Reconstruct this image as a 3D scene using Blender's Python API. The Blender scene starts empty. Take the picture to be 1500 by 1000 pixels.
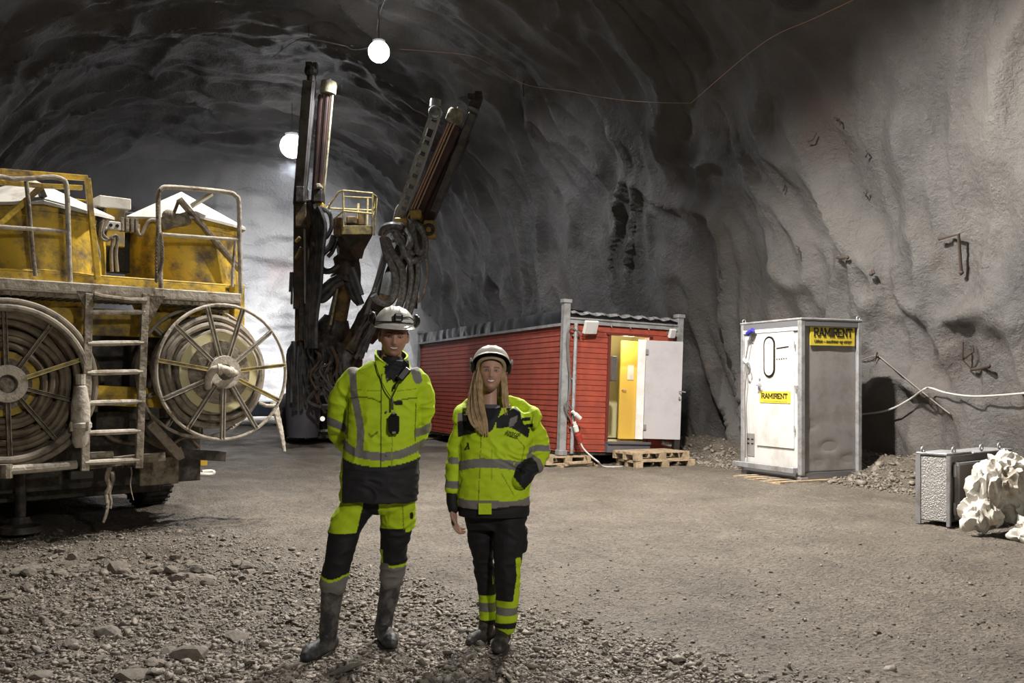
import bpy, bmesh, math, random
import numpy as np
from mathutils import Vector, Matrix, noise
PI = math.pi
random.seed(7); rng = np.random.default_rng(7)
SC = bpy.context.scene
COL = SC.collection
F, CX, HY, EYE = 1350.0, 750.0, 560.0, 1.525     # focal length in pixels, centre column, horizon row, eye height

def at(px, py, Y):
    """point at distance Y seen at pixel px, py"""
    return Vector(((px-CX)/F*Y, Y, EYE+(HY-py)/F*Y))

# ------------------------------------------------------------------ materials
def mat(name, col, rough=0.6, metal=0.0, dirt=None, damt=0.0, dscale=6.0, bump=0.0, bscale=40.0, emit=None, es=0.0, attr=None, spec=None, coat=0.0, trans=0.0, fine=0.0):
    m = bpy.data.materials.new(name); m.use_nodes = True
    nt = m.node_tree; N = nt.nodes; L = nt.links
    b = N['Principled BSDF']
    b.inputs['Base Color'].default_value = (*col, 1)
    b.inputs['Roughness'].default_value = rough
    b.inputs['Metallic'].default_value = metal
    if spec is not None: b.inputs['Specular IOR Level'].default_value = spec
    if coat: b.inputs['Coat Weight'].default_value = coat
    if trans: b.inputs['Transmission Weight'].default_value = trans
    if emit:
        b.inputs['Emission Color'].default_value = (*emit, 1); b.inputs['Emission Strength'].default_value = es
    src = None
    if attr:
        a = N.new('ShaderNodeAttribute'); a.attribute_name = attr; src = a.outputs['Color']
    tc = N.new('ShaderNodeTexCoord')
    if dirt is not None:
        n = N.new('ShaderNodeTexNoise'); n.inputs['Scale'].default_value = dscale; n.inputs['Detail'].default_value = 8; n.inputs['Roughness'].default_value = 0.68
        L.new(tc.outputs['Object'], n.inputs['Vector'])
        r = N.new('ShaderNodeValToRGB')
        t = 0.5 + (0.5-damt)*0.35
        r.color_ramp.elements[0].position = max(0.0, t-0.09); r.color_ramp.elements[1].position = min(1.0, t+0.09)
        L.new(n.outputs['Fac'], r.inputs['Fac'])
        mx = N.new('ShaderNodeMix'); mx.data_type = 'RGBA'
        L.new(r.outputs['Color'], mx.inputs['Factor'])
        if src: L.new(src, mx.inputs['A'])
        else: mx.inputs['A'].default_value = (*col, 1)
        mx.inputs['B'].default_value = (*dirt, 1)
        src = mx.outputs['Result']
    if src: L.new(src, b.inputs['Base Color'])
    if bump:
        n2 = N.new('ShaderNodeTexNoise'); n2.inputs['Scale'].default_value = bscale; n2.inputs['Detail'].default_value = 5
        L.new(tc.outputs['Object'], n2.inputs['Vector'])
        bp = N.new('ShaderNodeBump'); bp.inputs['Strength'].default_value = bump; bp.inputs['Distance'].default_value = 0.02
        L.new(n2.outputs['Fac'], bp.inputs['Height']); L.new(bp.outputs['Normal'], b.inputs['Normal'])
    return m
DUST = (0.30, 0.25, 0.19)
M = {}
M['yellow'] = mat('yellow_paint_dusty', (0.88, 0.58, 0.06), 0.55, dirt=(0.22, 0.165, 0.10), damt=0.38, dscale=3.5, bump=0.3, bscale=18)
M['yellow_clean'] = mat('yellow_paint', (0.62, 0.40, 0.04), 0.55, dirt=DUST, damt=0.45, dscale=9)
M['yellow_rail'] = mat('pale_yellow_paint', (0.88, 0.70, 0.27), 0.6, dirt=DUST, damt=0.4, dscale=5)
M['dusty'] = mat('dust_covered_steel', (0.34, 0.29, 0.22), 0.75, dirt=(0.12, 0.09, 0.06), damt=0.42, dscale=8, bump=0.5, bscale=30)
M['dustlight'] = mat('pale_dust_on_steel', (0.60, 0.54, 0.45), 0.8, dirt=(0.26, 0.20, 0.13), damt=0.3, dscale=7, bump=0.6, bscale=25)
M['lid'] = mat('white_dusty_lid', (0.72, 0.69, 0.62), 0.8, dirt=(0.45, 0.40, 0.32), damt=0.25, dscale=3)
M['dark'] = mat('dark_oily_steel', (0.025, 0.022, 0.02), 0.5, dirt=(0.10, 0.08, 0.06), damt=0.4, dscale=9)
M['black'] = mat('black_plastic', (0.012, 0.012, 0.013), 0.4)
M['rubber'] = mat('black_rubber', (0.02, 0.02, 0.02), 0.65, dirt=(0.09, 0.08, 0.07), damt=0.45, dscale=8, bump=0.3, bscale=50)
M['hose'] = mat('dusty_hose', (0.36, 0.31, 0.24), 0.7, dirt=(0.12, 0.10, 0.08), damt=0.35, dscale=6)
M['hosedark'] = mat('brown_hose', (0.16, 0.12, 0.08), 0.6, dirt=(0.30, 0.24, 0.16), damt=0.4, dscale=5)
M['righose'] = mat('black_rig_hose', (0.035, 0.033, 0.033), 0.36, dirt=(0.11, 0.10, 0.095), damt=0.45, dscale=4)
M['hosegrey'] = mat('grey_sleeved_hose', (0.14, 0.135, 0.13), 0.35, dirt=(0.32, 0.31, 0.29), damt=0.4, dscale=14)
M['steel'] = mat('galvanised_steel', (0.42, 0.42, 0.43), 0.5, 0.35, dirt=(0.28, 0.26, 0.24), damt=0.4, dscale=7)
M['steeldk'] = mat('dark_grey_steel', (0.20, 0.20, 0.21), 0.5, 0.3)
M['tan'] = mat('dirty_tan_boom_paint', (0.30, 0.19, 0.07), 0.5, dirt=(0.05, 0.04, 0.03), damt=0.5, dscale=3)
M['brown'] = mat('rusty_brown_steel', (0.11, 0.07, 0.04), 0.5, dirt=(0.03, 0.025, 0.02), damt=0.45, dscale=4)
M['feed'] = mat('dark_red_feed_steel', (0.09, 0.045, 0.04), 0.45, 0.2, dirt=(0.04, 0.03, 0.03), damt=0.45, dscale=3)
M['feedgrey'] = mat('grey_feed_beam', (0.13, 0.12, 0.115), 0.45, 0.3, dirt=(0.05, 0.045, 0.04), damt=0.4, dscale=3)
M['feedlight'] = mat('pale_aluminium_beam', (0.40, 0.42, 0.40), 0.4, 0.3, dirt=(0.15, 0.15, 0.14), damt=0.3, dscale=4)
M['rod'] = mat('worn_steel_rod', (0.38, 0.26, 0.20), 0.3, 0.7)
M['cap'] = mat('dusty_cream_cap', (0.45, 0.41, 0.28), 0.8, dirt=(0.20, 0.18, 0.11), damt=0.4, dscale=9)
M['rigbody'] = mat('charcoal_machine_paint', (0.10, 0.10, 0.125), 0.5, dirt=(0.14, 0.13, 0.13), damt=0.4, dscale=3)
M['red'] = mat('red_painted_boards', (0.37, 0.066, 0.035), 0.55, dirt=(0.27, 0.050, 0.030), damt=0.5, dscale=3.0, bump=0.15, bscale=20)
M['redtrim'] = mat('dark_red_trim', (0.13, 0.022, 0.014), 0.6)
M['tarp'] = mat('black_roofing_felt', (0.02, 0.021, 0.026), 0.28, dirt=(0.05, 0.05, 0.055), damt=0.4, dscale=2, bump=0.4, bscale=5)
M['post'] = mat('grey_post_paint', (0.30, 0.30, 0.30), 0.55, dirt=(0.20, 0.19, 0.18), damt=0.4, dscale=6)
M['white'] = mat('white_panel', (0.72, 0.71, 0.68), 0.5, dirt=(0.60, 0.57, 0.52), damt=0.35, dscale=3)
M['lilac'] = mat('pale_door_laminate', (0.50, 0.47, 0.48), 0.5, dirt=(0.44, 0.41, 0.41), damt=0.35, dscale=2)
M['cream'] = mat('cream_interior_wall', (0.80, 0.72, 0.42), 0.6)
M['ydoor'] = mat('yellow_interior_door', (0.80, 0.52, 0.10), 0.5)
M['wood'] = mat('pale_pallet_wood', (0.50, 0.38, 0.24), 0.8, dirt=(0.30, 0.22, 0.14), damt=0.45, dscale=9, bump=0.4, bscale=30)
M['greypanel'] = mat('grey_cabin_panel', (0.33, 0.31, 0.295), 0.5, dirt=(0.26, 0.24, 0.22), damt=0.4, dscale=3, bump=0.12, bscale=4)
M['sign'] = mat('yellow_sign', (0.80, 0.62, 0.06), 0.5)
M['ink'] = mat('black_ink', (0.012, 0.012, 0.015), 0.5)
M['glasswarm'] = mat('frosted_warm_window', (0.7, 0.66, 0.5), 0.3, emit=(1.0, 0.86, 0.60), es=0.5)
M['blue'] = mat('blue_plug_plastic', (0.05, 0.04, 0.35), 0.4)
M['redplug'] = mat('red_plug_plastic', (0.35, 0.04, 0.03), 0.4)
M['cable'] = mat('grey_cable', (0.14, 0.13, 0.12), 0.5)
M['cablewhite'] = mat('dusty_white_pipe', (0.52, 0.50, 0.46), 0.6)
M['wire'] = mat('pale_orange_wire', (0.60, 0.36, 0.24), 0.5, emit=None)
M['wiredark'] = mat('dim_wire', (0.22, 0.19, 0.17), 0.6)
M['checker'] = mat('checker_plate', (0.50, 0.48, 0.46), 0.45, 0.35, bump=0.9, bscale=70)
M['checkerdark'] = mat('dark_cabinet_steel', (0.20, 0.18, 0.165), 0.5, 0.3, bump=0.5, bscale=60)  # darker tone for the cabinet's body and door
M['bag'] = mat('white_woven_sack', (0.74, 0.70, 0.62), 0.7, dirt=(0.42, 0.34, 0.24), damt=0.22, dscale=4, bump=0.25, bscale=9)
M['lampcase'] = mat('lamp_housing', (0.35, 0.35, 0.36), 0.5, 0.3)
M['bulb'] = mat('lit_globe', (1, 1, 1), 0.4, emit=(0.97, 0.97, 1.0), es=14)
M['floodglass'] = mat('lit_flood_glass', (1, 1, 1), 0.4, emit=(0.92, 0.95, 1.0), es=12)
M['headlight'] = mat('machine_headlight_glass', (0.8, 0.8, 0.75), 0.15, emit=(1.0, 0.95, 0.85), es=0.9)
M['bolt'] = mat('rusty_rock_bolt', (0.06, 0.04, 0.03), 0.7)
M['skin'] = mat('skin', (0.45, 0.24, 0.16), 0.5, attr='Col', bump=0.05, bscale=90)
M['cloth'] = mat('workwear_cloth', (0.5, 0.6, 0.02), 0.75, attr='Col', bump=0.12, bscale=35, dirt=None)
M['boot'] = mat('muddy_rubber_boot', (0.04, 0.04, 0.042), 0.5, dirt=(0.17, 0.16, 0.145), damt=0.36, dscale=14, bump=0.3, bscale=40)
M['leather'] = mat('dark_work_boot_leather', (0.03, 0.028, 0.028), 0.5, dirt=(0.12, 0.105, 0.09), damt=0.35, dscale=16, bump=0.2)
M['helmet'] = mat('white_helmet_shell', (0.78, 0.76, 0.70), 0.35, dirt=(0.60, 0.55, 0.46), damt=0.25, dscale=14)
M['hairblond'] = mat('long_blond_hair', (0.50, 0.35, 0.19), 0.4, dirt=(0.30, 0.19, 0.10), damt=0.4, dscale=30)
M['hairbrown'] = mat('short_brown_hair', (0.09, 0.055, 0.035), 0.6)
M['eyewhite'] = mat('eye_white', (0.42, 0.40, 0.38), 0.25)
M['iris'] = mat('iris', (0.02, 0.02, 0.025), 0.2)
M['teeth'] = mat('teeth', (0.75, 0.72, 0.66), 0.3)
M['headband'] = mat('beige_headband', (0.42, 0.34, 0.22), 0.6)
M['reflect'] = mat('reflective_tape', (0.32, 0.30, 0.28), 0.4)
M['carbody'] = mat('dark_blue_car_paint', (0.05, 0.06, 0.09), 0.35, coat=0.4)
M['glass'] = mat('dark_vehicle_glass', (0.03, 0.035, 0.04), 0.1)

# ------------------------------------------------------------------ mesh builder
def frames_along(pts, ref=None):
    out = []; n = len(pts); up = None
    for i in range(n):
        a = pts[max(0, i-1)]; b = pts[min(n-1, i+1)]
        t = (b-a)
        t = t.normalized() if t.length > 1e-9 else Vector((0, 0, 1))
        if ref is not None:
            x = ref - t*ref.dot(t)
            if x.length < 1e-4: x = t.orthogonal()
            x.normalize()
        else:
            if up is None: x = t.orthogonal().normalized()
            else:
                x = up - t*up.dot(t)
                x = x.normalized() if x.length > 1e-5 else t.orthogonal().normalized()
        up = x
        out.append((t, x, t.cross(x)))
    return out

def spline(pts, n=6, closed=False):
    pts = [Vector(p) for p in pts]
    out = []
    m = len(pts)
    for i in range(m-1):
        p0 = pts[max(0, i-1)]; p1 = pts[i]; p2 = pts[i+1]; p3 = pts[min(m-1, i+2)]
        for k in range(n):
            t = k/n
            out.append(0.5*((2*p1)+(p2-p0)*t+(2*p0-5*p1+4*p2-p3)*t*t+(-p0+3*p1-3*p2+p3)*t*t*t))
    out.append(pts[-1].copy())
    return out

def lerpn(vals, n):
    """the numbers of spline() for radii"""
    out = []
    for i in range(len(vals)-1):
        for k in range(n):
            t = k/n; t = t*t*(3-2*t)
            out.append(vals[i]*(1-t)+vals[i+1]*t)
    out.append(vals[-1]); return out

class MB:
    def __init__(s): s.bm = bmesh.new(); s.mi = 0
    def _faces(s, fs):
        for f in fs: f.material_index = s.mi
    def box(s, c, d, R=None, taper=1.0):
        c = Vector(c); hx, hy, hz = d[0]/2, d[1]/2, d[2]/2
        vs = []
        for z in (-1, 1):
            k = taper if z > 0 else 1.0
            for x, y in ((-1, -1), (1, -1), (1, 1), (-1, 1)):
                v = Vector((x*hx*k, y*hy*k, z*hz))
                if R is not None: v = R @ v
                vs.append(s.bm.verts.new(c+v))
        q = [(0, 3, 2, 1), (4, 5, 6, 7), (0, 1, 5, 4), (1, 2, 6, 5), (2, 3, 7, 6), (3, 0, 4, 7)]
        s._faces([s.bm.faces.new([vs[i] for i in f]) for f in q]); return s
    def span(s, a, b):
        a = Vector(a); b = Vector(b)
        return s.box((a+b)/2, (abs(b.x-a.x), abs(b.y-a.y), abs(b.z-a.z)))
    def bar(s, a, b, w, h, ref=Vector((0, 0, 1))):
        a = Vector(a); b = Vector(b); t = (b-a).normalized()
        x = t.cross(ref)
        if x.length < 1e-3: x = t.cross(Vector((1, 0, 0)))
        x.normalize(); y = x.cross(t).normalized()
        R = Matrix((x, t, y)).transposed()
        return s.box((a+b)/2, (w, (b-a).length, h), R)
    def tube(s, pts, r, seg=8, closed=False, cap=True, ref=None, flat=None):
        pts = [Vector(p) for p in pts]
        n = len(pts)
        rs = r if isinstance(r, (list, tuple)) else [r]*n
        fr = frames_along(pts, ref)
        if closed:
            fr = []
            for i in range(n):
                t = (pts[(i+1) % n]-pts[i-1]).normalized()
                if i == 0: x = t.orthogonal().normalized()
                else:
                    x = fr[-1][1]; x = (x-t*x.dot(t)).normalized()
                fr.append((t, x, t.cross(x)))
        rings = []
        for p, q, (t, x, y) in zip(pts, rs, fr):
            ra, rb = q if isinstance(q, (tuple, list)) else (q, q)
            rings.append([s.bm.verts.new(p+x*(math.cos(2*PI*k/seg)*ra)+y*(math.sin(2*PI*k/seg)*rb)) for k in range(seg)])
        fs = []
        for i in range(n if closed else n-1):
            A, B = rings[i], rings[(i+1) % n]
            for k in range(seg):
                fs.append(s.bm.faces.new((A[k], A[(k+1) % seg], B[(k+1) % seg], B[k])))
        if cap and not closed:
            fs.append(s.bm.faces.new(rings[0][::-1])); fs.append(s.bm.faces.new(rings[-1]))
        s._faces(fs); return s
    def limb(s, pts, rs, seg=18, n=5, ref=Vector((0, 1, 0))):
        """rounded closed limb; radii numbers or (across, along ref)"""
        P = spline(pts, n)
        a = lerpn([(q[0] if isinstance(q, (tuple, list)) else q) for q in rs], n)
        b = lerpn([(q[1] if isinstance(q, (tuple, list)) else q) for q in rs], n)
        R = list(zip(b, a))
        # round both ends
        t0 = (P[0]-P[1]).normalized(); t1 = (P[-1]-P[-2]).normalized()
        pre, prr, post, por = [], [], [], []
        for k in (80, 60, 35):
            c = math.radians(k)
            e = min(R[0]); pre.append(P[0]+t0*(math.sin(c)*e)); prr.append((R[0][0]*math.cos(c), R[0][1]*math.cos(c)))
        for k in (35, 60, 80):
            c = math.radians(k)
            e = min(R[-1]); post.append(P[-1]+t1*(math.sin(c)*e)); por.append((R[-1][0]*math.cos(c), R[-1][1]*math.cos(c)))
        return s.tube(pre+P+post, prr+R+por, seg, ref=ref)
    def hloft(s, rings, seg=40, n=4, power=2.3):
        """closed loft of level rings (cx, cy, z, rx, ry)"""
        k = len(rings)
        cols = [lerpn([r[i] for r in rings], n) for i in range(5)]
        R = []
        for cx, cy, z, rx, ry in zip(*cols):
            ring = []
            for j in range(seg):
                a = 2*PI*j/seg; c, d = math.cos(a), math.sin(a)
                ring.append(s.bm.verts.new((cx+rx*math.copysign(abs(c)**(2/power), c), cy+ry*math.copysign(abs(d)**(2/power), d), z)))
            R.append(ring)
        up = R[-1][0].co.z > R[0][0].co.z
        fs = []
        for A, B in zip(R, R[1:]):
            for j in range(seg):
                q = (A[j], A[(j+1) % seg], B[(j+1) % seg], B[j])
                fs.append(s.bm.faces.new(q if up else q[::-1]))
        fs.append(s.bm.faces.new(R[0][::-1] if up else R[0])); fs.append(s.bm.faces.new(R[-1] if up else R[-1][::-1]))
        s._faces(fs); return s
    def cyl(s, a, b, r, seg=16, r2=None):
        return s.tube([a, b], [r, r if r2 is None else r2], seg)
    def ring(s, c, axis, R, r, seg=48, rs=8, ang0=0.0, ang1=None):
        c = Vector(c); ax = Vector(axis).normalized(); x = ax.orthogonal().normalized()
        if abs(ax.z) < 0.9:
            x = Vector((0, 0, 1)); x = (x-ax*x.dot(ax)).normalized()
        y = ax.cross(x)
        full = ang1 is None
        a1 = 2*PI if full else ang1
        m = seg if full else seg+1
        pts = [c+x*(math.cos(ang0+(a1-ang0)*k/seg)*R)+y*(math.sin(ang0+(a1-ang0)*k/seg)*R) for k in range(m)]
        return s.tube(pts, r, rs, closed=full)
    def ball(s, c, r, sc=(1, 1, 1), seg=16, rot=None):
        m = Matrix.Translation(Vector(c))
        if rot is not None: m = m @ rot.to_4x4()
        m = m @ Matrix.Diagonal((*sc, 1))
        g = bmesh.ops.create_uvsphere(s.bm, u_segments=seg, v_segments=max(6, seg*2//3), radius=r, matrix=m)
        for v in g['verts']:
            for f in v.link_faces: f.material_index = s.mi
        return s
    def lathe(s, c, prof, seg=40, axis=(0, 0, 1), x0=None):
        """prof: (radius, height) from start to end, closed at the ends on the axis"""
        c = Vector(c); ax = Vector(axis).normalized(); x = Vector(x0) if x0 else ax.orthogonal().normalized(); y = ax.cross(x)
        rings = []
        for r, h in prof:
            if r < 1e-6: rings.append([s.bm.verts.new(c+ax*h)])
            else: rings.append([s.bm.verts.new(c+ax*h+x*(r*math.cos(2*PI*k/seg))+y*(r*math.sin(2*PI*k/seg))) for k in range(seg)])
        fs = []
        for A, B in zip(rings, rings[1:]):
            if len(A) == 1 and len(B) == 1: continue
            for k in range(seg):
                if len(A) == 1: fs.append(s.bm.faces.new((A[0], B[(k+1) % seg], B[k])))
                elif len(B) == 1: fs.append(s.bm.faces.new((A[k], A[(k+1) % seg], B[0])))
                else: fs.append(s.bm.faces.new((A[k], A[(k+1) % seg], B[(k+1) % seg], B[k])))
        s._faces(fs); return s
    def prism(s, poly, a, b, plane='xz'):
        """extrude polygon (2D) between depth a and b"""
        def P(u, v, d):
            return {'xz': Vector((u, d, v)), 'xy': Vector((u, v, d)), 'yz': Vector((d, u, v))}[plane]
        A = [s.bm.verts.new(P(u, v, a)) for u, v in poly]; B = [s.bm.verts.new(P(u, v, b)) for u, v in poly]
        n = len(poly)
        fs = [s.bm.faces.new(A), s.bm.faces.new(B[::-1])]
        for k in range(n): fs.append(s.bm.faces.new((A[k], B[k], B[(k+1) % n], A[(k+1) % n])))
        s._faces(fs); return s
    def quad(s, a, b, c, d):
        s._faces([s.bm.faces.new([s.bm.verts.new(Vector(p)) for p in (a, b, c, d)])]); return s
    def build(s, name, m, parent=None, smooth=True, bevel=0.0, world=False, sharp=35):
        bmesh.ops.recalc_face_normals(s.bm, faces=s.bm.faces)
        if bevel:
            es = [e for e in s.bm.edges if len(e.link_faces) == 2 and e.calc_face_angle(0) > 0.6]
            if len(es) < 6000:
                bmesh.ops.bevel(s.bm, geom=es, offset=bevel, segments=1, affect='EDGES', clamp_overlap=True)
        me = bpy.data.meshes.new(name); s.bm.to_mesh(me); s.bm.free()
        for x in (m if isinstance(m, (list, tuple)) else [m]): me.materials.append(x)
        return link(name, me, parent, smooth, world, sharp)

def link(name, me, parent=None, smooth=True, world=False, sharp=35):
    if parent is not None and world:
        me.transform(parent.matrix_basis.inverted())
    if smooth:
        me.shade_smooth()
        try: me.set_sharp_from_angle(angle=math.radians(sharp))
        except Exception: pass
    o = bpy.data.objects.new(name, me); COL.objects.link(o)
    if parent is not None: o.parent = parent
    return o
def tag(o, label=None, cat=None, group=None, kind=None):
    if label: o['label'] = label
    if cat: o['category'] = cat
    if group: o['group'] = group
    if kind: o['kind'] = kind
    return o
def thing(name, label, cat, loc=(0, 0, 0), rz=0.0, group=None, ry=0.0):
    o = bpy.data.objects.new(name, None); COL.objects.link(o)
    o.location = loc; o.rotation_euler = (0, ry, rz)
    o.matrix_basis = Matrix.Translation(Vector(loc)) @ Matrix.Rotation(rz, 4, 'Z') @ Matrix.Rotation(ry, 4, 'Y')
    o.empty_display_size = 0.2
    return tag(o, label, cat, group)

class Frame:
    """a local frame on the ground: r along its face, b away behind it; turns pixels into local points"""
    def __init__(s, O, ang):
        s.O = O; s.ang = ang; s.R = (math.cos(ang), math.sin(ang)); s.B = (-math.sin(ang), math.cos(ang))
    def loc(s, px, py, b=0.0):
        k = (px-CX)/F
        r = (k*(s.O[1]+b*s.B[1])-(s.O[0]+b*s.B[0]))/(s.R[0]-k*s.R[1])
        Y = s.O[1]+r*s.R[1]+b*s.B[1]
        return Vector((r, b, EYE+(HY-py)/F*Y))
    def locr(s, px, py, r=0.0):
        k = (px-CX)/F
        b = (k*(s.O[1]+r*s.R[1])-(s.O[0]+r*s.R[0]))/(s.B[0]-k*s.B[1])
        Y = s.O[1]+r*s.R[1]+b*s.B[1]
        return Vector((r, b, EYE+(HY-py)/F*Y))

def remesh(mb, voxel, smooth=6, factor=0.5):
    """union of overlapping closed shapes as one continuous skin"""
    bmesh.ops.recalc_face_normals(mb.bm, faces=mb.bm.faces)
    me = bpy.data.meshes.new('tmp'); mb.bm.to_mesh(me); mb.bm.free()
    o = bpy.data.objects.new('tmp', me); COL.objects.link(o)
    r = o.modifiers.new('r', 'REMESH'); r.mode = 'VOXEL'; r.voxel_size = voxel; r.use_smooth_shade = True
    if smooth:
        sm = o.modifiers.new('s', 'SMOOTH'); sm.iterations = smooth; sm.factor = factor
    dg = bpy.context.evaluated_depsgraph_get(); dg.update()
    out = bpy.data.meshes.new_from_object(o.evaluated_get(dg))
    bpy.data.objects.remove(o); bpy.data.meshes.remove(me)
    return out
def vcoords(me):
    a = np.empty(len(me.vertices)*3, np.float32); me.vertices.foreach_get('co', a); return a.reshape(-1, 3)
def vnormals(me):
    a = np.empty(len(me.vertices)*3, np.float32); me.vertices.foreach_get('normal', a); return a.reshape(-1, 3)
def setcoords(me, a):
    me.vertices.foreach_set('co', np.ascontiguousarray(a, np.float32).ravel()); me.update()
def setcolors(me, c):
    at_ = me.color_attributes.new('Col', 'FLOAT_COLOR', 'POINT')
    c4 = np.ones((len(c), 4), np.float32); c4[:, :3] = c
    at_.data.foreach_set('color', c4.ravel())
def fbm(P, oct=3):
    return noise.fractal(Vector(P), 0.6, 2.1, oct)

# ------------------------------------------------------------------ camera and view
cam = bpy.data.cameras.new('camera'); co = bpy.data.objects.new('camera', cam); COL.objects.link(co)
co.location = (0, 0, EYE); co.rotation_euler = (PI/2, 0, 0)
cam.sensor_width = 36.0; cam.lens = F/1500*36.0; cam.shift_y = (HY-500)/1500.0; cam.clip_end = 300
SC.camera = co
SC.cycles.diffuse_bounces = 1
SC.view_settings.view_transform = 'Standard'; SC.view_settings.look = 'None'; SC.view_settings.gamma = 1.0
SC.view_settings.use_curve_mapping = False; SC.view_settings.exposure = 0.0
w = bpy.data.worlds.new('world'); SC.world = w; w.use_nodes = True
w.node_tree.nodes['Background'].inputs[0].default_value = (0.8, 0.85, 1.0, 1); w.node_tree.nodes['Background'].inputs[1].default_value = 0.0

# ------------------------------------------------------------------ tunnel shell
AX = Vector((-0.4, 0.9165, 0)); NX = Vector((0.9165, 0.4, 0))
def su(s, u, z=0.0): return AX*s+NX*u+Vector((0, 0, z))
UC, HW, HH = 3.5, 8.2, 10.4
def arch(t):
    """t from 0 (right foot) to 1 (left foot) -> u, z and outward normal"""
    a = PI*t; c, d = math.cos(a), math.sin(a)
    u = UC+HW*math.copysign(abs(c)**0.72, c); z = HH*abs(d)**0.86
    n = Vector((c*1.0, d*0.9)); n.normalize()
    return u, z, n
arch_tab = []
def arch_len():
    N = 400; L = [0.0]; pts = [arch(i/N) for i in range(N+1)]
    for i in range(N): L.append(L[-1]+math.hypot(pts[i+1][0]-pts[i][0], pts[i+1][1]-pts[i][1]))
    return L
AL = arch_len(); ATOT = AL[-1]
def arch_at(a):
    import bisect
    i = min(len(AL)-2, max(0, bisect.bisect_right(AL, a)-1)); f = (a-AL[i])/(AL[i+1]-AL[i])
    return arch((i+f)/(len(AL)-1))
def rockdisp(s, a, amp=1.0):
    n = noise.noise
    wx = n(Vector((s*0.35, a*0.3, 3.1)))*0.9; wy = n(Vector((s*0.4, a*0.35, 9.7)))*1.0
    d = 0.34*n(Vector((s*0.33+wx, a*0.22, 1.0)))
    r1 = 1-abs(n(Vector((s*0.62+wx*1.1, a*0.22+wy, 5.0))))*2.0
    d -= 0.27*max(0.0, r1)**3
    r2 = 1-abs(n(Vector((s*1.5+wx*1.6, a*0.5+wy*1.2, 8.0))))*2.2
    d -= 0.11*max(0.0, r2)**2.2
    d += 0.10*n(Vector((s*1.3+wy, a*0.8, 2.0)))
    d += 0.040*n(Vector((s*3.1, a*2.3, 4.0))) + 0.016*n(Vector((s*7.5, a*6.5, 6.0)))
    return d*amp
S0, S1 = -9.0, 38.0
ds = 0.085; na = int(ATOT/0.10)
ss = [];
x = S0
while x < S1:
    ss.append(x); x += (0.13 if x < 6 else ds) if x < 30 else 0.12
ss.append(S1)
shell = np.zeros((len(ss), na+1, 3), np.float32)
for j in range(na+1):
    a = ATOT*j/na; u, z, n = arch_at(a)
    for i, s in enumerate(ss):
        d = rockdisp(s, a)
        p = su(s, u+n.x*d, max(-0.3, z+n.y*d) if z > 0.05 else -0.3)
        shell[i, j] = p
def grid_mesh(name, G, m, kind='structure'):
    h, w_, _ = G.shape
    me = bpy.data.meshes.new(name)
    idx = np.arange(h*w_).reshape(h, w_)
    q = np.stack([idx[:-1, :-1], idx[1:, :-1], idx[1:, 1:], idx[:-1, 1:]], -1).reshape(-1, 4)
    me.vertices.add(h*w_); me.vertices.foreach_set('co', G.reshape(-1).astype(np.float32))
    me.loops.add(q.size); me.loops.foreach_set('vertex_index', q.reshape(-1).astype(np.int32))
    me.polygons.add(len(q)); me.polygons.foreach_set('loop_start', np.arange(0, q.size, 4, dtype=np.int32))
    me.update(calc_edges=True); me.materials.append(m)
    me.shade_smooth()
    o = bpy.data.objects.new(name, me); COL.objects.link(o)
    if kind: o['kind'] = kind
    return o

def rock_material():
    m = bpy.data.materials.new('shotcrete'); m.use_nodes = True
    nt = m.node_tree; N = nt.nodes; L = nt.links; b = N['Principled BSDF']
    tc = N.new('ShaderNodeTexCoord')
    def nz(scale, det=6, rough=0.6, sc=None):
        n = N.new('ShaderNodeTexNoise'); n.inputs['Scale'].default_value = scale; n.inputs['Detail'].default_value = det; n.inputs['Roughness'].default_value = rough
        L.new(tc.outputs['Object'], n.inputs['Vector']); return n
    n1 = nz(0.55); r1 = N.new('ShaderNodeValToRGB'); L.new(n1.outputs['Fac'], r1.inputs['Fac'])
    e = r1.color_ramp.elements; e[0].position = 0.3; e[0].color = (0.085, 0.081, 0.078, 1); e[1].position = 0.7; e[1].color = (0.170, 0.158, 0.143, 1)
    n2 = nz(0.35, 4); r2 = N.new('ShaderNodeValToRGB'); L.new(n2.outputs['Fac'], r2.inputs['Fac'])
    e = r2.color_ramp.elements; e[0].position = 0.56; e[0].color = (0, 0, 0, 1); e[1].position = 0.72; e[1].color = (1, 1, 1, 1)
    mx = N.new('ShaderNodeMix'); mx.data_type = 'RGBA'; L.new(r2.outputs['Color'], mx.inputs['Factor']); L.new(r1.outputs['Color'], mx.inputs['A'])
    mx.inputs['B'].default_value = (0.125, 0.098, 0.088, 1)
    L.new(mx.outputs['Result'], b.inputs['Base Color'])
    n3 = nz(0.8, 3); mr = N.new('ShaderNodeMapRange'); L.new(n3.outputs['Fac'], mr.inputs['Value'])
    mr.inputs['From Min'].default_value = 0.35; mr.inputs['From Max'].default_value = 0.65; mr.inputs['To Min'].default_value = 0.36; mr.inputs['To Max'].default_value = 0.62
    L.new(mr.outputs['Result'], b.inputs['Roughness'])
    n4 = nz(9.0, 7, 0.65); n5 = nz(38.0, 4, 0.7)
    b1 = N.new('ShaderNodeBump'); b1.inputs['Strength'].default_value = 0.8; b1.inputs['Distance'].default_value = 0.07; L.new(n4.outputs['Fac'], b1.inputs['Height'])
    b2 = N.new('ShaderNodeBump'); b2.inputs['Strength'].default_value = 0.7; b2.inputs['Distance'].default_value = 0.02; L.new(n5.outputs['Fac'], b2.inputs['Height'])
    L.new(b1.outputs['Normal'], b2.inputs['Normal']); L.new(b2.outputs['Normal'], b.inputs['Normal'])
    return m
M['rock'] = rock_material()
j1, j2 = int(na*0.30), int(na*0.72)
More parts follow.
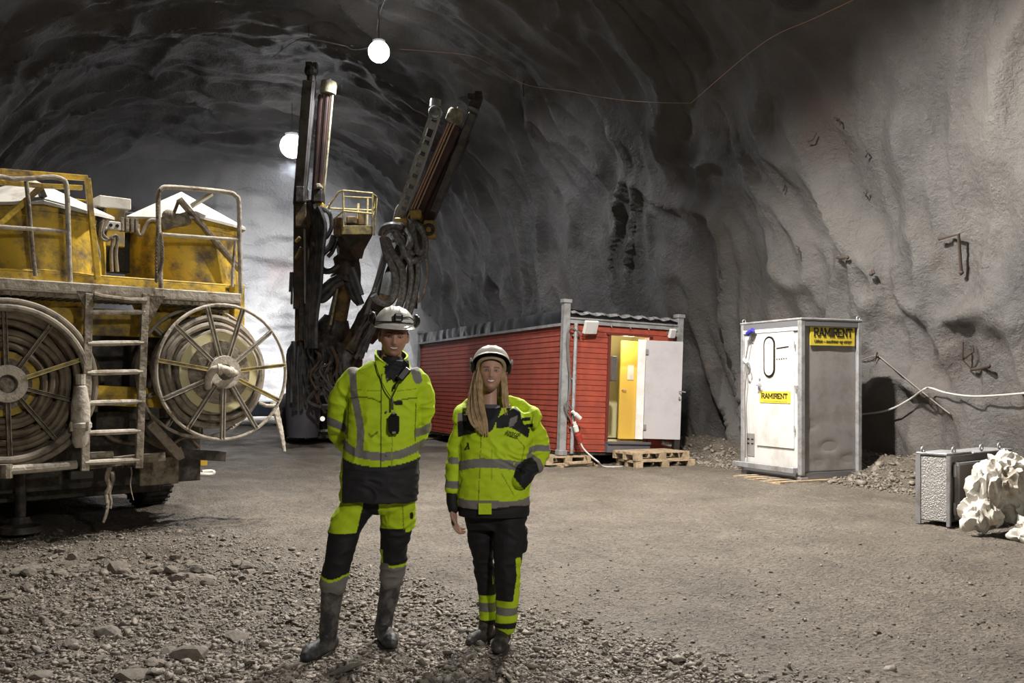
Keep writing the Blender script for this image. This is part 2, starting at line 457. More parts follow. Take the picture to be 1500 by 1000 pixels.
full = grid_mesh('tmp', shell, M['rock'], None)
fn = vnormals(full.data).reshape(len(ss), na+1, 3).copy()
bpy.data.objects.remove(full)
for nm, a, b in (('wall_right', 0, j1), ('ceiling', j1, j2), ('wall_left', j2, na)):
    o = grid_mesh(nm, shell[:, a:b+1], M['rock'])
    try: o.data.normals_split_custom_set_from_vertices(fn[:, a:b+1].reshape(-1, 3).tolist())
    except Exception as ex: print(ex)
# working face at the far end, a rough dome closing the arch
K = 70
G = np.zeros((K+1, na+1, 3), np.float32)
for j in range(na+1):
    e = shell[-1, j]; c = su(S1, UC, -0.4)
    for k in range(K+1):
        f = k/K; g = 1-f
        p = Vector(e)*g + c*f
        bulge = math.sin(min(1, f*1.6)*PI/2)*2.6
        dd = 0.5*noise.noise(Vector((p.x*0.35, p.z*0.5, 3)))+0.22*(1-abs(noise.noise(Vector((p.x*0.5+2, p.z*1.6, 5))))*2)+0.12*noise.noise(Vector((p.x*1.5, p.z*2.5, 1)))
        G[k, j] = p + AX*(bulge+dd*min(1, f*8))
grid_mesh('wall_back', G, M['rock'])
# behind the camera
G = np.zeros((2, na+1, 3), np.float32)
for j in range(na+1): G[0, j] = su(S0, UC, 1.0); G[1, j] = shell[0, j]
grid_mesh('wall_front', G, M['rock'])

# ------------------------------------------------------------------ ground
def gz(x, y, fine=True):
    n = noise.noise
    s = AX.x*x+AX.y*y; u = NX.x*x+NX.y*y
    z = 0.03*n(Vector((x*0.5, y*0.5, 0)))
    # drive track: smoother to the right, ruts running towards the camera's right
    wob = n(Vector((x*.4, y*.4, 7)))*0.35
    rut = 0.022*(1-abs(n(Vector((u*1.5+wob, s*0.08, 2))))*3)+0.012*(1-abs(n(Vector((u*7+wob*3, s*0.35, 6))))*3.5)-0.022*max(0, 1-abs(n(Vector((u*3.2+wob*2, s*.12, 12))))*9)*(0.5+n(Vector((s*6, u*2, 1))))
    rough = 1/(1+math.exp((x-0.2-0.35*(7-y))*1.6)) if y < 12 else 0.25
    rough = max(0.30, rough)
    z += rut*(1-rough*0.7)
    z += (0.028*n(Vector((x*2.6, y*2.6, 1)))+0.020*n(Vector((x*7, y*7, 5))))*(0.35+0.65*rough)
    if fine:
        z += 0.010*rough*n(Vector((x*21, y*21, 3)))+0.009*n(Vector((x*29, y*29, 8)))*(0.45+rough)
    # muck heaped along the wall foot
    bank = min(1.0, max(0.0, (u-9.9)/1.6)); bank = bank*bank*(3-2*bank)
    z += bank*(0.30+0.16*n(Vector((x*0.9, y*0.9, 4)))+0.09*n(Vector((x*3, y*3, 4)))+0.035*n(Vector((x*9, y*9, 4))))
    # low bank of crushed stone round the cabin foot
    dcb = math.hypot(x-4.9, y-14.2)
    z += 0.05*math.exp(-(max(0, dcb-1.0)/0.9)**2)*(1+0.6*n(Vector((x*5, y*5, 9))))
    return z
def axis(lo, hi, flo, fhi, fs, g):
    out = [flo]; st = fs
    while out[-1] < fhi: out.append(out[-1]+fs)
    st = fs
    while out[-1] < hi: st *= g; out.append(out[-1]+min(st, 0.5))
    st = fs; lo_ = [flo]
    while lo_[-1] > lo: st *= g; lo_.append(lo_[-1]-min(st, 0.5))
    return lo_[:0:-1]+out
xs = axis(-28, 16, -3.6, 4.6, 0.024, 1.03); ys = axis(-11, 48, 4.2, 9.5, 0.024, 1.016)
G = np.zeros((len(ys), len(xs), 3), np.float32)
for i, y in enumerate(ys):
    for j, x in enumerate(xs):
        G[i, j] = (x, y, gz(x, y, -5 < x < 8 and 3 < y < 18))
def ground_material():
    m = bpy.data.materials.new('crushed_rock_ground'); m.use_nodes = True
    nt = m.node_tree; N = nt.nodes; L = nt.links; b = N['Principled BSDF']
    tc = N.new('ShaderNodeTexCoord')
    def nz(scale, det=6, rough=0.6):
        n = N.new('ShaderNodeTexNoise'); n.inputs['Scale'].default_value = scale; n.inputs['Detail'].default_value = det; n.inputs['Roughness'].default_value = rough
        L.new(tc.outputs['Object'], n.inputs['Vector']); return n
    n1 = nz(1.1); r1 = N.new('ShaderNodeValToRGB'); L.new(n1.outputs['Fac'], r1.inputs['Fac'])
    e = r1.color_ramp.elements; e[0].position = 0.3; e[0].color = (0.185, 0.157, 0.124, 1); e[1].position = 0.72; e[1].color = (0.315, 0.270, 0.213, 1)
    n0 = nz(26, 8, 0.7); r0 = N.new('ShaderNodeValToRGB'); L.new(n0.outputs['Fac'], r0.inputs['Fac'])
    e = r0.color_ramp.elements; e[0].position = 0.36; e[0].color = (0.45, 0.45, 0.45, 1); e[1].position = 0.62; e[1].color = (1.15, 1.13, 1.1, 1)
    mx = N.new('ShaderNodeMix'); mx.data_type = 'RGBA'; mx.blend_type = 'MULTIPLY'; mx.inputs['Factor'].default_value = 0.8
    L.new(r1.outputs['Color'], mx.inputs['A']); L.new(r0.outputs['Color'], mx.inputs['B']); L.new(mx.outputs['Result'], b.inputs['Base Color'])
    n3 = nz(1.3, 5); mr = N.new('ShaderNodeMapRange'); L.new(n3.outputs['Fac'], mr.inputs['Value'])
    mr.inputs['From Min'].default_value = 0.38; mr.inputs['From Max'].default_value = 0.62; mr.inputs['To Min'].default_value = 0.42; mr.inputs['To Max'].default_value = 0.75
    L.new(mr.outputs['Result'], b.inputs['Roughness'])
    v = N.new('ShaderNodeTexVoronoi'); v.inputs['Scale'].default_value = 34; L.new(tc.outputs['Object'], v.inputs['Vector'])
    n4 = nz(60, 5, 0.7)
    b1 = N.new('ShaderNodeBump'); b1.inputs['Strength'].default_value = 0.9; b1.inputs['Distance'].default_value = 0.03; L.new(v.outputs['Distance'], b1.inputs['Height'])
    b2 = N.new('ShaderNodeBump'); b2.inputs['Strength'].default_value = 0.9; b2.inputs['Distance'].default_value = 0.025; L.new(n4.outputs['Fac'], b2.inputs['Height'])
    mp = N.new('ShaderNodeMapping'); mp.vector_type = 'POINT'; mp.inputs['Rotation'].default_value = (0, 0, -math.atan2(.4, .9165)); mp.inputs['Scale'].default_value = (7.0, 0.75, 1.0)
    L.new(tc.outputs['Object'], mp.inputs['Vector'])
    n6 = N.new('ShaderNodeTexNoise'); n6.inputs['Scale'].default_value = 1.6; n6.inputs['Detail'].default_value = 6; n6.inputs['Roughness'].default_value = 0.75; L.new(mp.outputs['Vector'], n6.inputs['Vector'])
    b3 = N.new('ShaderNodeBump'); b3.inputs['Strength'].default_value = 0.9; b3.inputs['Distance'].default_value = 0.06; L.new(n6.outputs['Fac'], b3.inputs['Height'])
    L.new(b3.outputs['Normal'], b1.inputs['Normal'])
    L.new(b1.outputs['Normal'], b2.inputs['Normal']); L.new(b2.outputs['Normal'], b.inputs['Normal'])
    return m
M['ground'] = ground_material()
grid_mesh('floor', G, M['ground'])
M['stone'] = mat('crushed_stone', (0.275, 0.236, 0.188), 0.6, dirt=(0.17, 0.147, 0.12), damt=0.4, dscale=4, bump=0.5, bscale=45)

def base_rock(seed):
    bm = bmesh.new(); r = random.Random(seed)
    for k in range(11):
        v = Vector((r.gauss(0, 1), r.gauss(0, 1), r.gauss(0, 1))).normalized()*r.uniform(.8, 1.15)
        bm.verts.new(v)
    res = bmesh.ops.convex_hull(bm, input=bm.verts[:])
    bmesh.ops.triangulate(bm, faces=bm.faces[:]); bm.verts.index_update()
    vs = np.array([v.co[:] for v in bm.verts]); fs = np.array([[v.index for v in f.verts] for f in bm.faces]); bm.free()
    return vs, fs
def scatter(name, pts, sizes, label, cat, group=None, sunk=0.25):
    variants = [base_rock(i) for i in range(14)]
    V = []; Fc = []; off = 0
    for (x, y), sz in zip(pts, sizes):
        vs, fs = variants[rng.integers(14)]
        a, b_, c = rng.uniform(0, 2*PI), rng.normal(0, 0.35), rng.normal(0, 0.35)
        sc = np.array([sz*rng.uniform(.8, 1.45), sz*rng.uniform(.6, 1.1), sz*rng.uniform(.28, .75)])
        p = vs*sc
        ca, sa = math.cos(b_), math.sin(b_); p = p @ np.array([[1, 0, 0], [0, ca, -sa], [0, sa, ca]])
        ca, sa = math.cos(c), math.sin(c); p = p @ np.array([[ca, 0, sa], [0, 1, 0], [-sa, 0, ca]])
        ca, sa = math.cos(a), math.sin(a); p = p @ np.array([[ca, -sa, 0], [sa, ca, 0], [0, 0, 1]])
        p = p+np.array([x, y, gz(x, y, False)+sz*sunk])
        V.append(p); Fc.append(fs+off); off += len(vs)
    V = np.concatenate(V).astype(np.float32); Fc = np.concatenate(Fc).astype(np.int32)
    me = bpy.data.meshes.new(name); me.vertices.add(len(V)); me.vertices.foreach_set('co', V.ravel())
    me.loops.add(Fc.size); me.loops.foreach_set('vertex_index', Fc.ravel())
    me.polygons.add(len(Fc)); me.polygons.foreach_set('loop_start', np.arange(0, Fc.size, 3, dtype=np.int32))
    me.update(calc_edges=True); me.materials.append(M['stone'])
    o = bpy.data.objects.new(name, me); COL.objects.link(o)
    return tag(o, label, cat, group, 'stuff')
pts, sizes = [], []
while len(pts) < 40000:
    Y = 4.3+5.2*rng.random()**1.25; X = rng.uniform(-0.60, 0.62)*Y
    # dense crushed stone at the left and under the people, thinning to the right track
    edge = 0.25+0.9*(5.9-Y)+0.5*noise.noise(Vector((X*1.2, Y*1.2, 11)))
    p = 1/(1+math.exp((X-edge)*4.5))
    p = max(p, 0.10)
    if Y > 7.5: p *= 0.55
    if rng.random() > p: continue
    pts.append((X, Y)); sizes.append(min(0.04, 0.0065*math.exp(rng.normal(0.25 if p > .2 else -.25, 0.55))))
scatter('gravel', pts, sizes, 'grey brown crushed stone strewn over the near floor around the two people', 'gravel')
pts, sizes = [], []
while len(pts) < 7000:
    s = rng.uniform(8, 26); u = 9.75+abs(rng.normal(0, 0.75))
    if u > 12.2: continue
    p = su(s, u)
    if noise.noise(Vector((p.x*.8, p.y*.8, 3))) < -0.25: continue
    pts.append((p.x, p.y)); sizes.append(min(0.12, 0.016*math.exp(rng.normal(0.2, 0.6))))
scatter('rubble', pts, sizes, 'loose rubble heaped along the foot of the right-hand rock wall', 'rubble')

# ------------------------------------------------------------------ individual stones
def stone_mesh(seed, sub=2):
    bm = bmesh.new(); bmesh.ops.create_icosphere(bm, subdivisions=sub, radius=1.0)
    r = random.Random(seed)
    # cut by random planes for broken faces
    planes = [(Vector((r.gauss(0, 1), r.gauss(0, 1), r.gauss(0, 1))).normalized(), r.uniform(0.45, 0.8)) for _ in range(9)]
    for v in bm.verts:
        for n, d in planes:
            k = v.co.dot(n)-d
            if k > 0: v.co -= n*k
        v.co += Vector((r.gauss(0, .015), r.gauss(0, .015), r.gauss(0, .015)))
    me = bpy.data.meshes.new('stone'); bm.to_mesh(me); bm.free(); me.materials.append(M['stone'])
    return me
stone_meshes = [stone_mesh(100+i) for i in range(9)]
def stone(px, py, sx, sy, sz, rz, label, group=None, k=None):
    Y = F*EYE/(py-HY); X = (px-CX)/F*Y
    o = bpy.data.objects.new('stone', stone_meshes[random.randrange(9) if k is None else k]); COL.objects.link(o)
    o.location = (X, Y, gz(X, Y)+sz*0.35); o.scale = (sx, sy, sz); o.rotation_euler = (random.gauss(0, .15), random.gauss(0, .15), rz)
    return tag(o, label, 'stone', group)
big = [(297, 848, .17, .10, .05, .3, 'long pale flat slab of stone at the right end of the rubble band', 1),
       (172, 836, .11, .08, .07, .2, 'pointed dark-sided stone in the middle of the rubble band', 2),
       (105, 818, .07, .06, .075, 1.0, 'upright pointed stone at the left end of the rubble band', 3),
       (282, 966, .13, .07, .06, .5, 'dark-sided block near the bottom edge left of the man', 4),
       (158, 930, .10, .07, .055, -.4, 'wedge-shaped stone with a dark end on bare gravel', 5),
       (345, 935, .09, .07, .05, .1, 'rounded pale stone left of the man\'s boot', 6),
       (222, 877, .09, .06, .03, .3, 'flat stone just below the rubble band', 7),
       (672, 992, .06, .04, .025, .2, 'thin flake of stone at the bottom edge by the woman\'s shadow', 0),
       (500, 985, .16, .05, .02, .2, 'flat stone in the man\'s shadow at the bottom edge', 8),
       (60, 985, .12, .09, .035, -.3, 'broad flat stone in the bottom left corner', 1),
       (195, 995, .13, .08, .035, .4, 'pale flat stone on the bottom edge left of the dark block', 2)]
for px, py, a, b, c, r, lab, k in big: stone(px, py, a, b, c, r, lab, None, k)
for i in range(85):
    t = random.random(); px = random.uniform(-10, 370); py = 832+0.03*px+random.gauss(0, 11)
    s = random.uniform(.022, .07)
    stone(px, py, s*1.3, s, s*.75, random.uniform(0, 6), 'small broken stone in the rubble band in front of the yellow truck', 'broken stones in the rubble band by the truck')
for i in range(60):
    px = random.uniform(-10, 480); py = random.uniform(865, 998)
    s = random.uniform(.018, .05)
    stone(px, py, s*1.4, s, s*.5, random.uniform(0, 6), 'small flat stone lying loose on the gravel left of the man', 'loose flat stones on the near gravel')
# ------------------------------------------------------------------ red site hut
HA = math.atan2(.384, .923)
HF = Frame((0.90, 16.9), HA)
hut = thing('site_hut', 'red boarded site hut on pallets with its door standing open', 'site hut', (0.90, 16.9, 0.20), HA, ry=0.038)
HWD, HLN, HHT = 2.44, 9.1, 2.60
z0h = 0.20
def hl(px, py, b=0.0):
    v = HF.loc(px, py, b); v.z = v.z-z0h+0.038*v.x; return v
ox0 = hl(888, 560).x; ox1 = hl(944, 560).x; oz1 = hl(915, 492).z; oz0 = 0.26
def boards_front(mb, x0, x1, za, zb):
    z = za; pitch = 0.100
    k0 = int(round(za/pitch))
    z = za
    while z < zb-0.004:
        z2 = min(zb, (math.floor(z/pitch+1e-4)+1)*pitch)
        # overlapping board, its lower edge standing proud
        mb.bm.faces  # noqa
        a = [(x0, -0.020, z), (x1, -0.020, z), (x1, -0.012, z2-0.010), (x0, -0.012, z2-0.010)]
        mb.quad(*a)
        mb.quad((x0, -0.012, z2-0.010), (x1, -0.012, z2-0.010), (x1, -0.004, z2-0.008), (x0, -0.004, z2-0.008))
        mb.quad((x0, -0.004, z2-0.008), (x1, -0.004, z2-0.008), (x1, -0.004, z2), (x0, -0.004, z2))
        mb.quad((x0, -0.004, z2), (x1, -0.004, z2), (x1, -0.020, z2), (x0, -0.020, z2))
        z = z2
mb = MB()
boards_front(mb, 0.10, ox0-.05, 0.06, 2.44); boards_front(mb, ox1+.05, HWD-.08, 0.06, 2.44); boards_front(mb, ox0-.05, ox1+.05, oz1+.05, 2.44); boards_front(mb, ox0-.05, ox1+.05, 0.06, oz0-.06)
mb.span((0.0, 0.0, 0.06), (ox0, 0.08, 2.5)); mb.span((ox1, 0.0, 0.06), (HWD, 0.08, 2.5)); mb.span((ox0, 0, oz1), (ox1, .08, 2.5)); mb.span((ox0, 0, .06), (ox1, .08, oz0))
mb.build('front_wall', M['red'], hut, smooth=False)
mb = MB()
# long side (x = 0 plane): rotate boards
mm = MB(); boards_front(mm, 0.08, HLN-.08, 0.06, 2.44)
for v in mm.bm.verts: v.co = Vector((v.co.y, v.co.x, v.co.z))
mm.span((0, 0.0, .06), (.08, HLN, 2.5)); mm.span((HWD-.08, 0.08, .06), (HWD, HLN, 2.5)); mm.span((0, HLN-.08, .06), (HWD, HLN, 2.5))
mm.build('side_wall', M['red'], hut, smooth=False)
mb = MB(); mb.span((0, 0, 0), (HWD, HLN, 0.10)); mb.build('base_frame', M['dark'], hut, smooth=False)
mb = MB(); mb.span((0.08, 0.08, .10), (HWD-.08, HLN-.08, oz0-.03)); mb.build('floor_deck', M['cream'], hut, smooth=False)
mb = MB(); mb.span((-.02, -.02, 2.5), (HWD+.02, HLN, 2.62)); mb.build('roof', M['tarp'], hut, smooth=False)
for x_, y_ in ((0.0, 0.0), (HWD, 0.0), (0.0, HLN), (HWD, HLN)):
    mb = MB(); mb.box((x_, y_, 1.42 if y_ == 0 and x_ == 0 else 1.36), (0.13, 0.13, 2.84 if y_ == 0 and x_ == 0 else 2.72))
    mb.box((x_, y_, 2.82 if y_ == 0 and x_ == 0 else 2.70), (.17, .17, .07)); mb.box((x_, y_, 0.04), (.17, .17, .10))
    mb.build('corner_post', M['post'], hut, smooth=False, bevel=0.006)
mb = MB(); mb.span((0.06, -0.05, 2.42), (HWD-.06, -0.03, 2.50)); mb.span((.06, -0.07, 2.50), (HWD-.06, -.03, 2.53)); mb.build('front_rail', M['post'], hut, smooth=False)
# bent metal roof edge on the front
mb = MB(); n = 26
for k in range(n):
    xa, xb = 0.08+(HWD-.16)*k/n, 0.08+(HWD-.16)*(k+1)/n
    za = 2.64+0.02*math.sin(k*1.9)+(0.012*random.random()); zb = 2.64+0.02*math.sin((k+1)*1.9)
    mb.quad((xa, -.09, za-.05), (xb, -.09, zb-.05), (xb, -.02, zb), (xa, -.02, za)); mb.quad((xa, -.02, za), (xb, -.02, zb), (xb, .12, zb+.012), (xa, .12, za+.012))
mb.build('roof_flashing', M['steel'], hut, smooth=False)
# black felt turned down along the long side, crumpled
mb = MB(); n = 130; rows = []
for i in range(n+1):
    y_ = HLN*i/n; col = []
    cr = 0.25+0.75*min(1, max(0, (y_-3.0)/1.0))
    for j, (xx, zz) in enumerate(((0.5, 2.66), (0.1, 2.68), (-.04, 2.66), (-.06, 2.58), (-.065, 2.50), (-.06, 2.42))):
        dn = noise.noise(Vector((y_*2.6, zz*2.5, 4)))*.035*cr+noise.noise(Vector((y_*9, zz*6, 2)))*.014*cr
        col.append(mb.bm.verts.new((xx+dn, y_, zz+dn*.6)))
    rows.append(col)
for A, B in zip(rows, rows[1:]):
    for j in range(5): mb.bm.faces.new((A[j], A[j+1], B[j+1], B[j]))
mb.build('roof_felt', M['tarp'], hut)
mb = MB(); mb.span((-.07, 0.07, 2.37), (-.02, HLN-.07, 2.42)); mb.build('eaves_trim', M['steel'], hut, smooth=False)
# downpipe beside the corner
mb = MB(); mb.cyl((0.17, -0.09, 0.03), (0.17, -0.09, 2.42), 0.036, 12)
for z in (0.5, 1.4, 2.2): mb.box((.17, -.06, z), (.10, .06, .03))
mb.build('downpipe', M['steel'], hut)
# door frame, sill, inner room
mb = MB(); mb.span((ox0-.055, -.045, oz0), (ox0, .09, oz1+.05)); mb.span((ox1, -.045, oz0), (ox1+.03, .09, oz1+.05)); mb.span((ox0-.09, -.06, oz1), (ox1+.07, .09, oz1+.045))
mb.build('door_frame', M['redtrim'], hut, smooth=False)
mb = MB(); mb.span((ox0-.05, -.13, .06), (ox1+.04, -.03, oz0-.02)); mb.span((ox0-.05, -.16, oz0-.04), (ox1+.04, .02, oz0)); mb.build('door_sill', M['rigbody'], hut, smooth=False)
mb = MB(); mb.span((ox0-.16, .09, oz0), (ox0-.10, 1.5, 2.45)); mb.build('partition', M['cream'], hut, smooth=False)
mb = MB(); mb.span((ox0-.16, 1.5, oz0), (ox1+.6, 1.56, 2.45)); mb.span((ox1+.5, .09, oz0), (ox1+.56, 1.5, 2.45)); mb.span((ox0-.16, .09, 2.42), (ox1+.6, 1.56, 2.46)); mb.build('inner_wall', M['cream'], hut, smooth=False)
d = MB(); ia = hl(905, 560, .62).x; ib = hl(938, 560, .62).x
d.span((ia, .62, oz0+.02), (ib, .66, hl(920, 499, .62).z)); idoor = d.build('inner_door', M['ydoor'], hut, smooth=False, bevel=.004)
mb = MB(); mb.span((hl(916, 540, .6).x, .612, hl(916, 556, .6).z), (hl(925, 540, .6).x, .618, hl(916, 534, .6).z)); mb.build('paper_note', M['white'], idoor, smooth=False)
mb = MB(); mb.cyl((ia+.05, .58, hl(907, 571, .6).z), (ia+.05, .62, hl(907, 571, .6).z), .012); mb.bar((ia+.05, .58, hl(907, 571, .6).z), (ia+.12, .58, hl(907, 571, .6).z-.01), .02, .02); mb.build('handle', M['steel'], idoor)
mb = MB()
for z in (.55, 1.85): mb.cyl((ib, .61, z), (ib, .61, z+.09), .012)
mb.build('hinge', M['steeldk'], idoor)
# dark cabinet on the partition
mb = MB(); ca, cb = hl(891, 521, .3), hl(898, 558, .3)
mb.span((ca.x, .26, cb.z), (cb.x, .36, ca.z)); mb.build('wall_cabinet', M['rigbody'], hut, smooth=False, bevel=.008)
# open outer door, swung almost flat against the front
da, db = hl(941, 500, -.12), hl(995, 500, -.30)
dr = MB(); zt, zb = hl(965, 499, -.2).z, hl(965, 643, -.2).z
dirv = Vector((db.x-da.x, db.y-da.y, 0)).normalized()
dr.bar(Vector((da.x, da.y, (zt+zb)/2)), Vector((db.x, db.y, (zt+zb)/2)), .05, zt-zb)
door = dr.build('outer_door', M['lilac'], hut, smooth=False, bevel=.004)
mb = MB(); mb.bar(Vector((da.x-.13, -.05, (zt+zb)/2)), Vector((da.x-.01, da.y-.01, (zt+zb)/2)), .03, zt-zb+.02); mb.build('door_edge', M['white'], door, smooth=False)
mb = MB()
for z in (zt-.22, zb+.22): mb.bar(Vector((da.x-.02, da.y-.035, z)), Vector((da.x+.03, da.y-.04, z)), .03, .10)
mb.build('hinge', M['steel'], door)
hp = Vector((db.x-.07, db.y-.04, hl(990, 573, -.3).z))
mb = MB(); mb.cyl(hp, hp+Vector((0, -.05, 0)), .012); mb.bar(hp+Vector((-.005, -.05, 0)), hp+Vector((.10, -.06, -.01)), .02, .02); mb.build('door_handle', M['steel'], door)
mb = MB(); mb.cyl(hp+Vector((0, -.02, -.12)), hp+Vector((0, 0, -.12)), .02); mb.build('lock', M['steel'], door)
# flood lamps on the front
for (px, py, w_, h_, nm) in ((859, 479, .29, .25, 'left'), (979, 488, .14, .18, 'right')):
    p = hl(px, py, -.15); R = Matrix.Rotation(math.radians(22), 3, 'X') @ Matrix.Rotation(0.12, 3, 'Z')
    mb = MB(); mb.box(p, (w_, .07, h_), R); fl = mb.build('wall_lamp', M['white'], hut, smooth=False, bevel=.012)
    mb = MB(); mb.box(p+Vector((0, .08, .02)), (w_*.5, .12, .05)); mb.build('bracket', M['steeldk'], fl, smooth=False)
for px, py in ((888, 477), (916, 479), (943, 481), (984, 482)):
    p = hl(px, py, -.04); mb = MB(); mb.tube([p+Vector((0, .02, .03)), p+Vector((0, -.03, .02)), p+Vector((0, -.03, -.02)), p+Vector((.012, -.05, -.025))], .008, 6); mb.build('hook', M['steel'], hut)
mb = MB(); p = hl(975, 650, -.1); mb.cyl(p+Vector((-.10, 0, .03)), p+Vector((.08, -.05, -.02)), .045, 14); mb.build('exhaust_stub', M['steel'], hut)
# room lamp behind the door opening (the hut is lit inside)
ld = bpy.data.lights.new('hut_room_lamp', 'POINT'); ld.energy = 34; ld.color = (1.0, 0.86, 0.55); ld.shadow_soft_size = .12
lo = bpy.data.objects.new('hut_room_lamp', ld); COL.objects.link(lo); lo.parent = hut; lo.location = ((ox0+ox1)/2+.15, .30, 2.25)
mb = MB(); mb.lathe(((ox0+ox1)/2+.15, .30, 2.42), [(0, -.06), (.10, -.05), (.13, 0), (0, 0)], 20, (0, 0, 1)); mb.build('ceiling_fitting', M['white'], hut)

# cable bundle hanging on the hut corner
cab = thing('power_cable', 'bundle of grey power cables hanging down the corner of the red hut', 'cable', tuple(HF_ for HF_ in (0.98, 16.75, 0.9)))
def hw(px, py, b=-.12): # world point on the hut front
    v = HF.loc(px, py, b); R, B = HF.R, HF.B
    return Vector((HF.O[0]+v.x*R[0]+v.y*B[0], HF.O[1]+v.x*R[1]+v.y*B[1], v.z))
for off in (0, 1.6, 3.0):
    mb = MB(); mb.tube(spline([hw(850, 487+off), hw(840, 482-off*.5), hw(834, 479+off), hw(831+off*.3, 492), hw(832+off*.8, 530), hw(836-off*.6, 560), hw(832, 590+off), hw(830+off, 600)], 6), .014, 7)
    mb.build('cable', M['cable'], cab, world=True)
mb = MB(); mb.tube(spline([hw(831, 585), hw(827, 594), hw(832, 603), hw(840, 606), hw(836, 597), hw(830, 590), hw(829, 602), hw(836, 615), hw(841, 626)], 6), .016, 7); mb.build('cable', M['cable'], cab, world=True)
mb = MB(); mb.tube(spline([hw(834, 600), hw(836, 612), hw(838, 622), hw(843, 630)], 5), .018, 7); mb.build('cable', M['redplug'], cab, world=True)
pl = []
for a, b, r, m in (((838, 602), (850, 613), .045, 'white'), ((841, 618), (845, 632), .05, 'white'), ((844, 630), (850, 646), .058, 'redplug')):
    mb = MB(); A, B = hw(*a, -.2), hw(*b, -.2); mb.tube([A, A.lerp(B, .35), A.lerp(B, .4), B], [r*.7, r*.75, r, r*.95], 12); mb.build('plug', M[m], cab, world=True)
ge = hw(886, 679, -.5); ge.z = gz(ge.x, ge.y)+.02
mb = MB(); mb.tube(spline([hw(849, 645, -.2), hw(855, 657, -.25), hw(866, 668, -.4), hw(876, 676, -.6), ge, ge+Vector((.5, .15, -.01))], 6), .017, 7); mb.build('cable', M['cablewhite'], cab, world=True)

# pallets
def pallet(loc, rz, label, L_=1.2, W_=0.8, group=None):
    t = thing('pallet', label, 'pallet', loc, rz, group)
    mb = MB()
    for k in range(5): mb.box((0, -W_/2+.05+k*(W_-.1)/4, .133), (L_, .10, .022))
    mb.build('deck_board', M['wood'], t, smooth=False)
    mb = MB()
    for x_ in (-L_/2+.07, 0, L_/2-.07):
        for y_ in (-W_/2+.05, 0, W_/2-.05): mb.box((x_, y_, .061), (.14, .10, .078))
        mb.box((x_, 0, .111), (.14, W_, .022))
    mb.build('block', M['wood'], t, smooth=False)
    mb = MB()
    for y_ in (-W_/2+.05, 0, W_/2-.05): mb.box((0, y_, .011), (L_, .10, .022))
    mb.build('bottom_board', M['wood'], t, smooth=False)
    return t
def hwp(x, y, z=0): return (HF.O[0]+x*HF.R[0]+y*HF.B[0], HF.O[1]+x*HF.R[1]+y*HF.B[1], z)
xm = (ox0+ox1)/2+.22
p0 = hwp(xm+.05, -.62); g0 = gz(p0[0], p0[1])-.01
pallet((p0[0], p0[1], g0), HA-.05, 'lower wooden pallet of the step in front of the open hut door')
p1 = hwp(xm-.02, -.58); pallet((p1[0], p1[1], g0+.146), HA+.04, 'upper wooden pallet of the step in front of the open hut door', 1.15)
p0 = hwp(0.05, .18); pallet((p0[0], p0[1], .04), HA, 'wooden pallet propping the near left corner of the red hut', 0.9)
for k in range(3):
    mb = MB(); q = hwp(.18, -.30-.03*k); mb.box((0, 0, 0), (.75-.12*k, .16, .035)); o = mb.build('plank', M['wood'], None, smooth=False)
    o.location = (q[0], q[1], gz(q[0], q[1])+.02+.036*k); o.rotation_euler.z = HA+.06*k
    tag(o, ('bottom', 'middle', 'top')[k]+' plank of the little stack at the near left foot of the red hut', 'plank')
p0 = hwp(2.3, .2); pallet((p0[0], p0[1], -.045), HA, 'wooden pallet half buried under the right corner of the red hut', 0.7)
p0 = hwp(0.3, 8.4); pallet((p0[0], p0[1], .04), HA, 'wooden pallet under the far end of the red hut', 1.0)

# ------------------------------------------------------------------ grey and white cabin
CAg = math.atan2(.4, .9165)
CF = Frame((4.30, 13.70), CAg)
zc = 0.14
cabn = thing('toilet_cabin', 'narrow grey and white site cabin with oval window and yellow signs', 'cabin', (4.30, 13.70, zc), CAg)
def cl(px, py, b=0): v = CF.loc(px, py, b); v.z -= zc; return v
def clr(px, py, r=0): v = CF.locr(px, py, r); v.z -= zc; return v
cw = cl(1257, 560).x; cd = clr(1090, 560).y; ch = clr(1174, 470).z+0.02
W_ = 0.075
mb = MB(); mb.span((.02, .02, 0.03), (cw-.02, cd-.02, ch-.02)); mb.build('body', M['greypanel'], cabn, smooth=False)
# dented right-hand face
n1, n2 = 24, 46; mb = MB(); R_ = []
for i in range(n1+1):
    c_ = []
    for j in range(n2+1):
        x_ = .05+(cw-.1)*i/n1; z_ = .06+(ch-.12)*j/n2
        dn = noise.noise(Vector((x_*3, z_*1.6, 1)))*.008
        for (ax_, az_, am) in ((.55, .42, .03), (.15, .75, .018), (.9, .22, .02), (.35, .18, .015)):
            dn += am*math.exp(-((x_-ax_)**2/.02+(z_-az_)**2/.004))
        c_.append(mb.bm.verts.new((x_, .012+dn, z_)))
    R_.append(c_)
for A, B in zip(R_, R_[1:]):
    for j in range(n2): mb.bm.faces.new((A[j], B[j], B[j+1], A[j+1]))
mb.build('side_panel', M['greypanel'], cabn)
for x_, y_ in ((0, 0), (cw, 0), (0, cd), (cw, cd)):
    mb = MB(); mb.box((x_, y_, ch/2), (.085, .085, ch)); mb.build('corner_post', M['steel'], cabn, smooth=False, bevel=.012)
mb = MB(); mb.span((-.04, -.04, ch-.10), (cw+.04, cd+.04, ch+.01)); mb.build('roof_rim', M['steeldk'], cabn, smooth=False, bevel=.01)
mb = MB(); mb.span((-.05, -.05, ch-.005), (cw+.05, cd+.05, ch+.03)); mb.build('roof', M['steel'], cabn, smooth=False, bevel=.01)
mb = MB(); mb.span((-.045, .03, ch-.155), (-.02, cd-.03, ch-.10)); mb.build('gutter', M['white'], cabn, smooth=False)
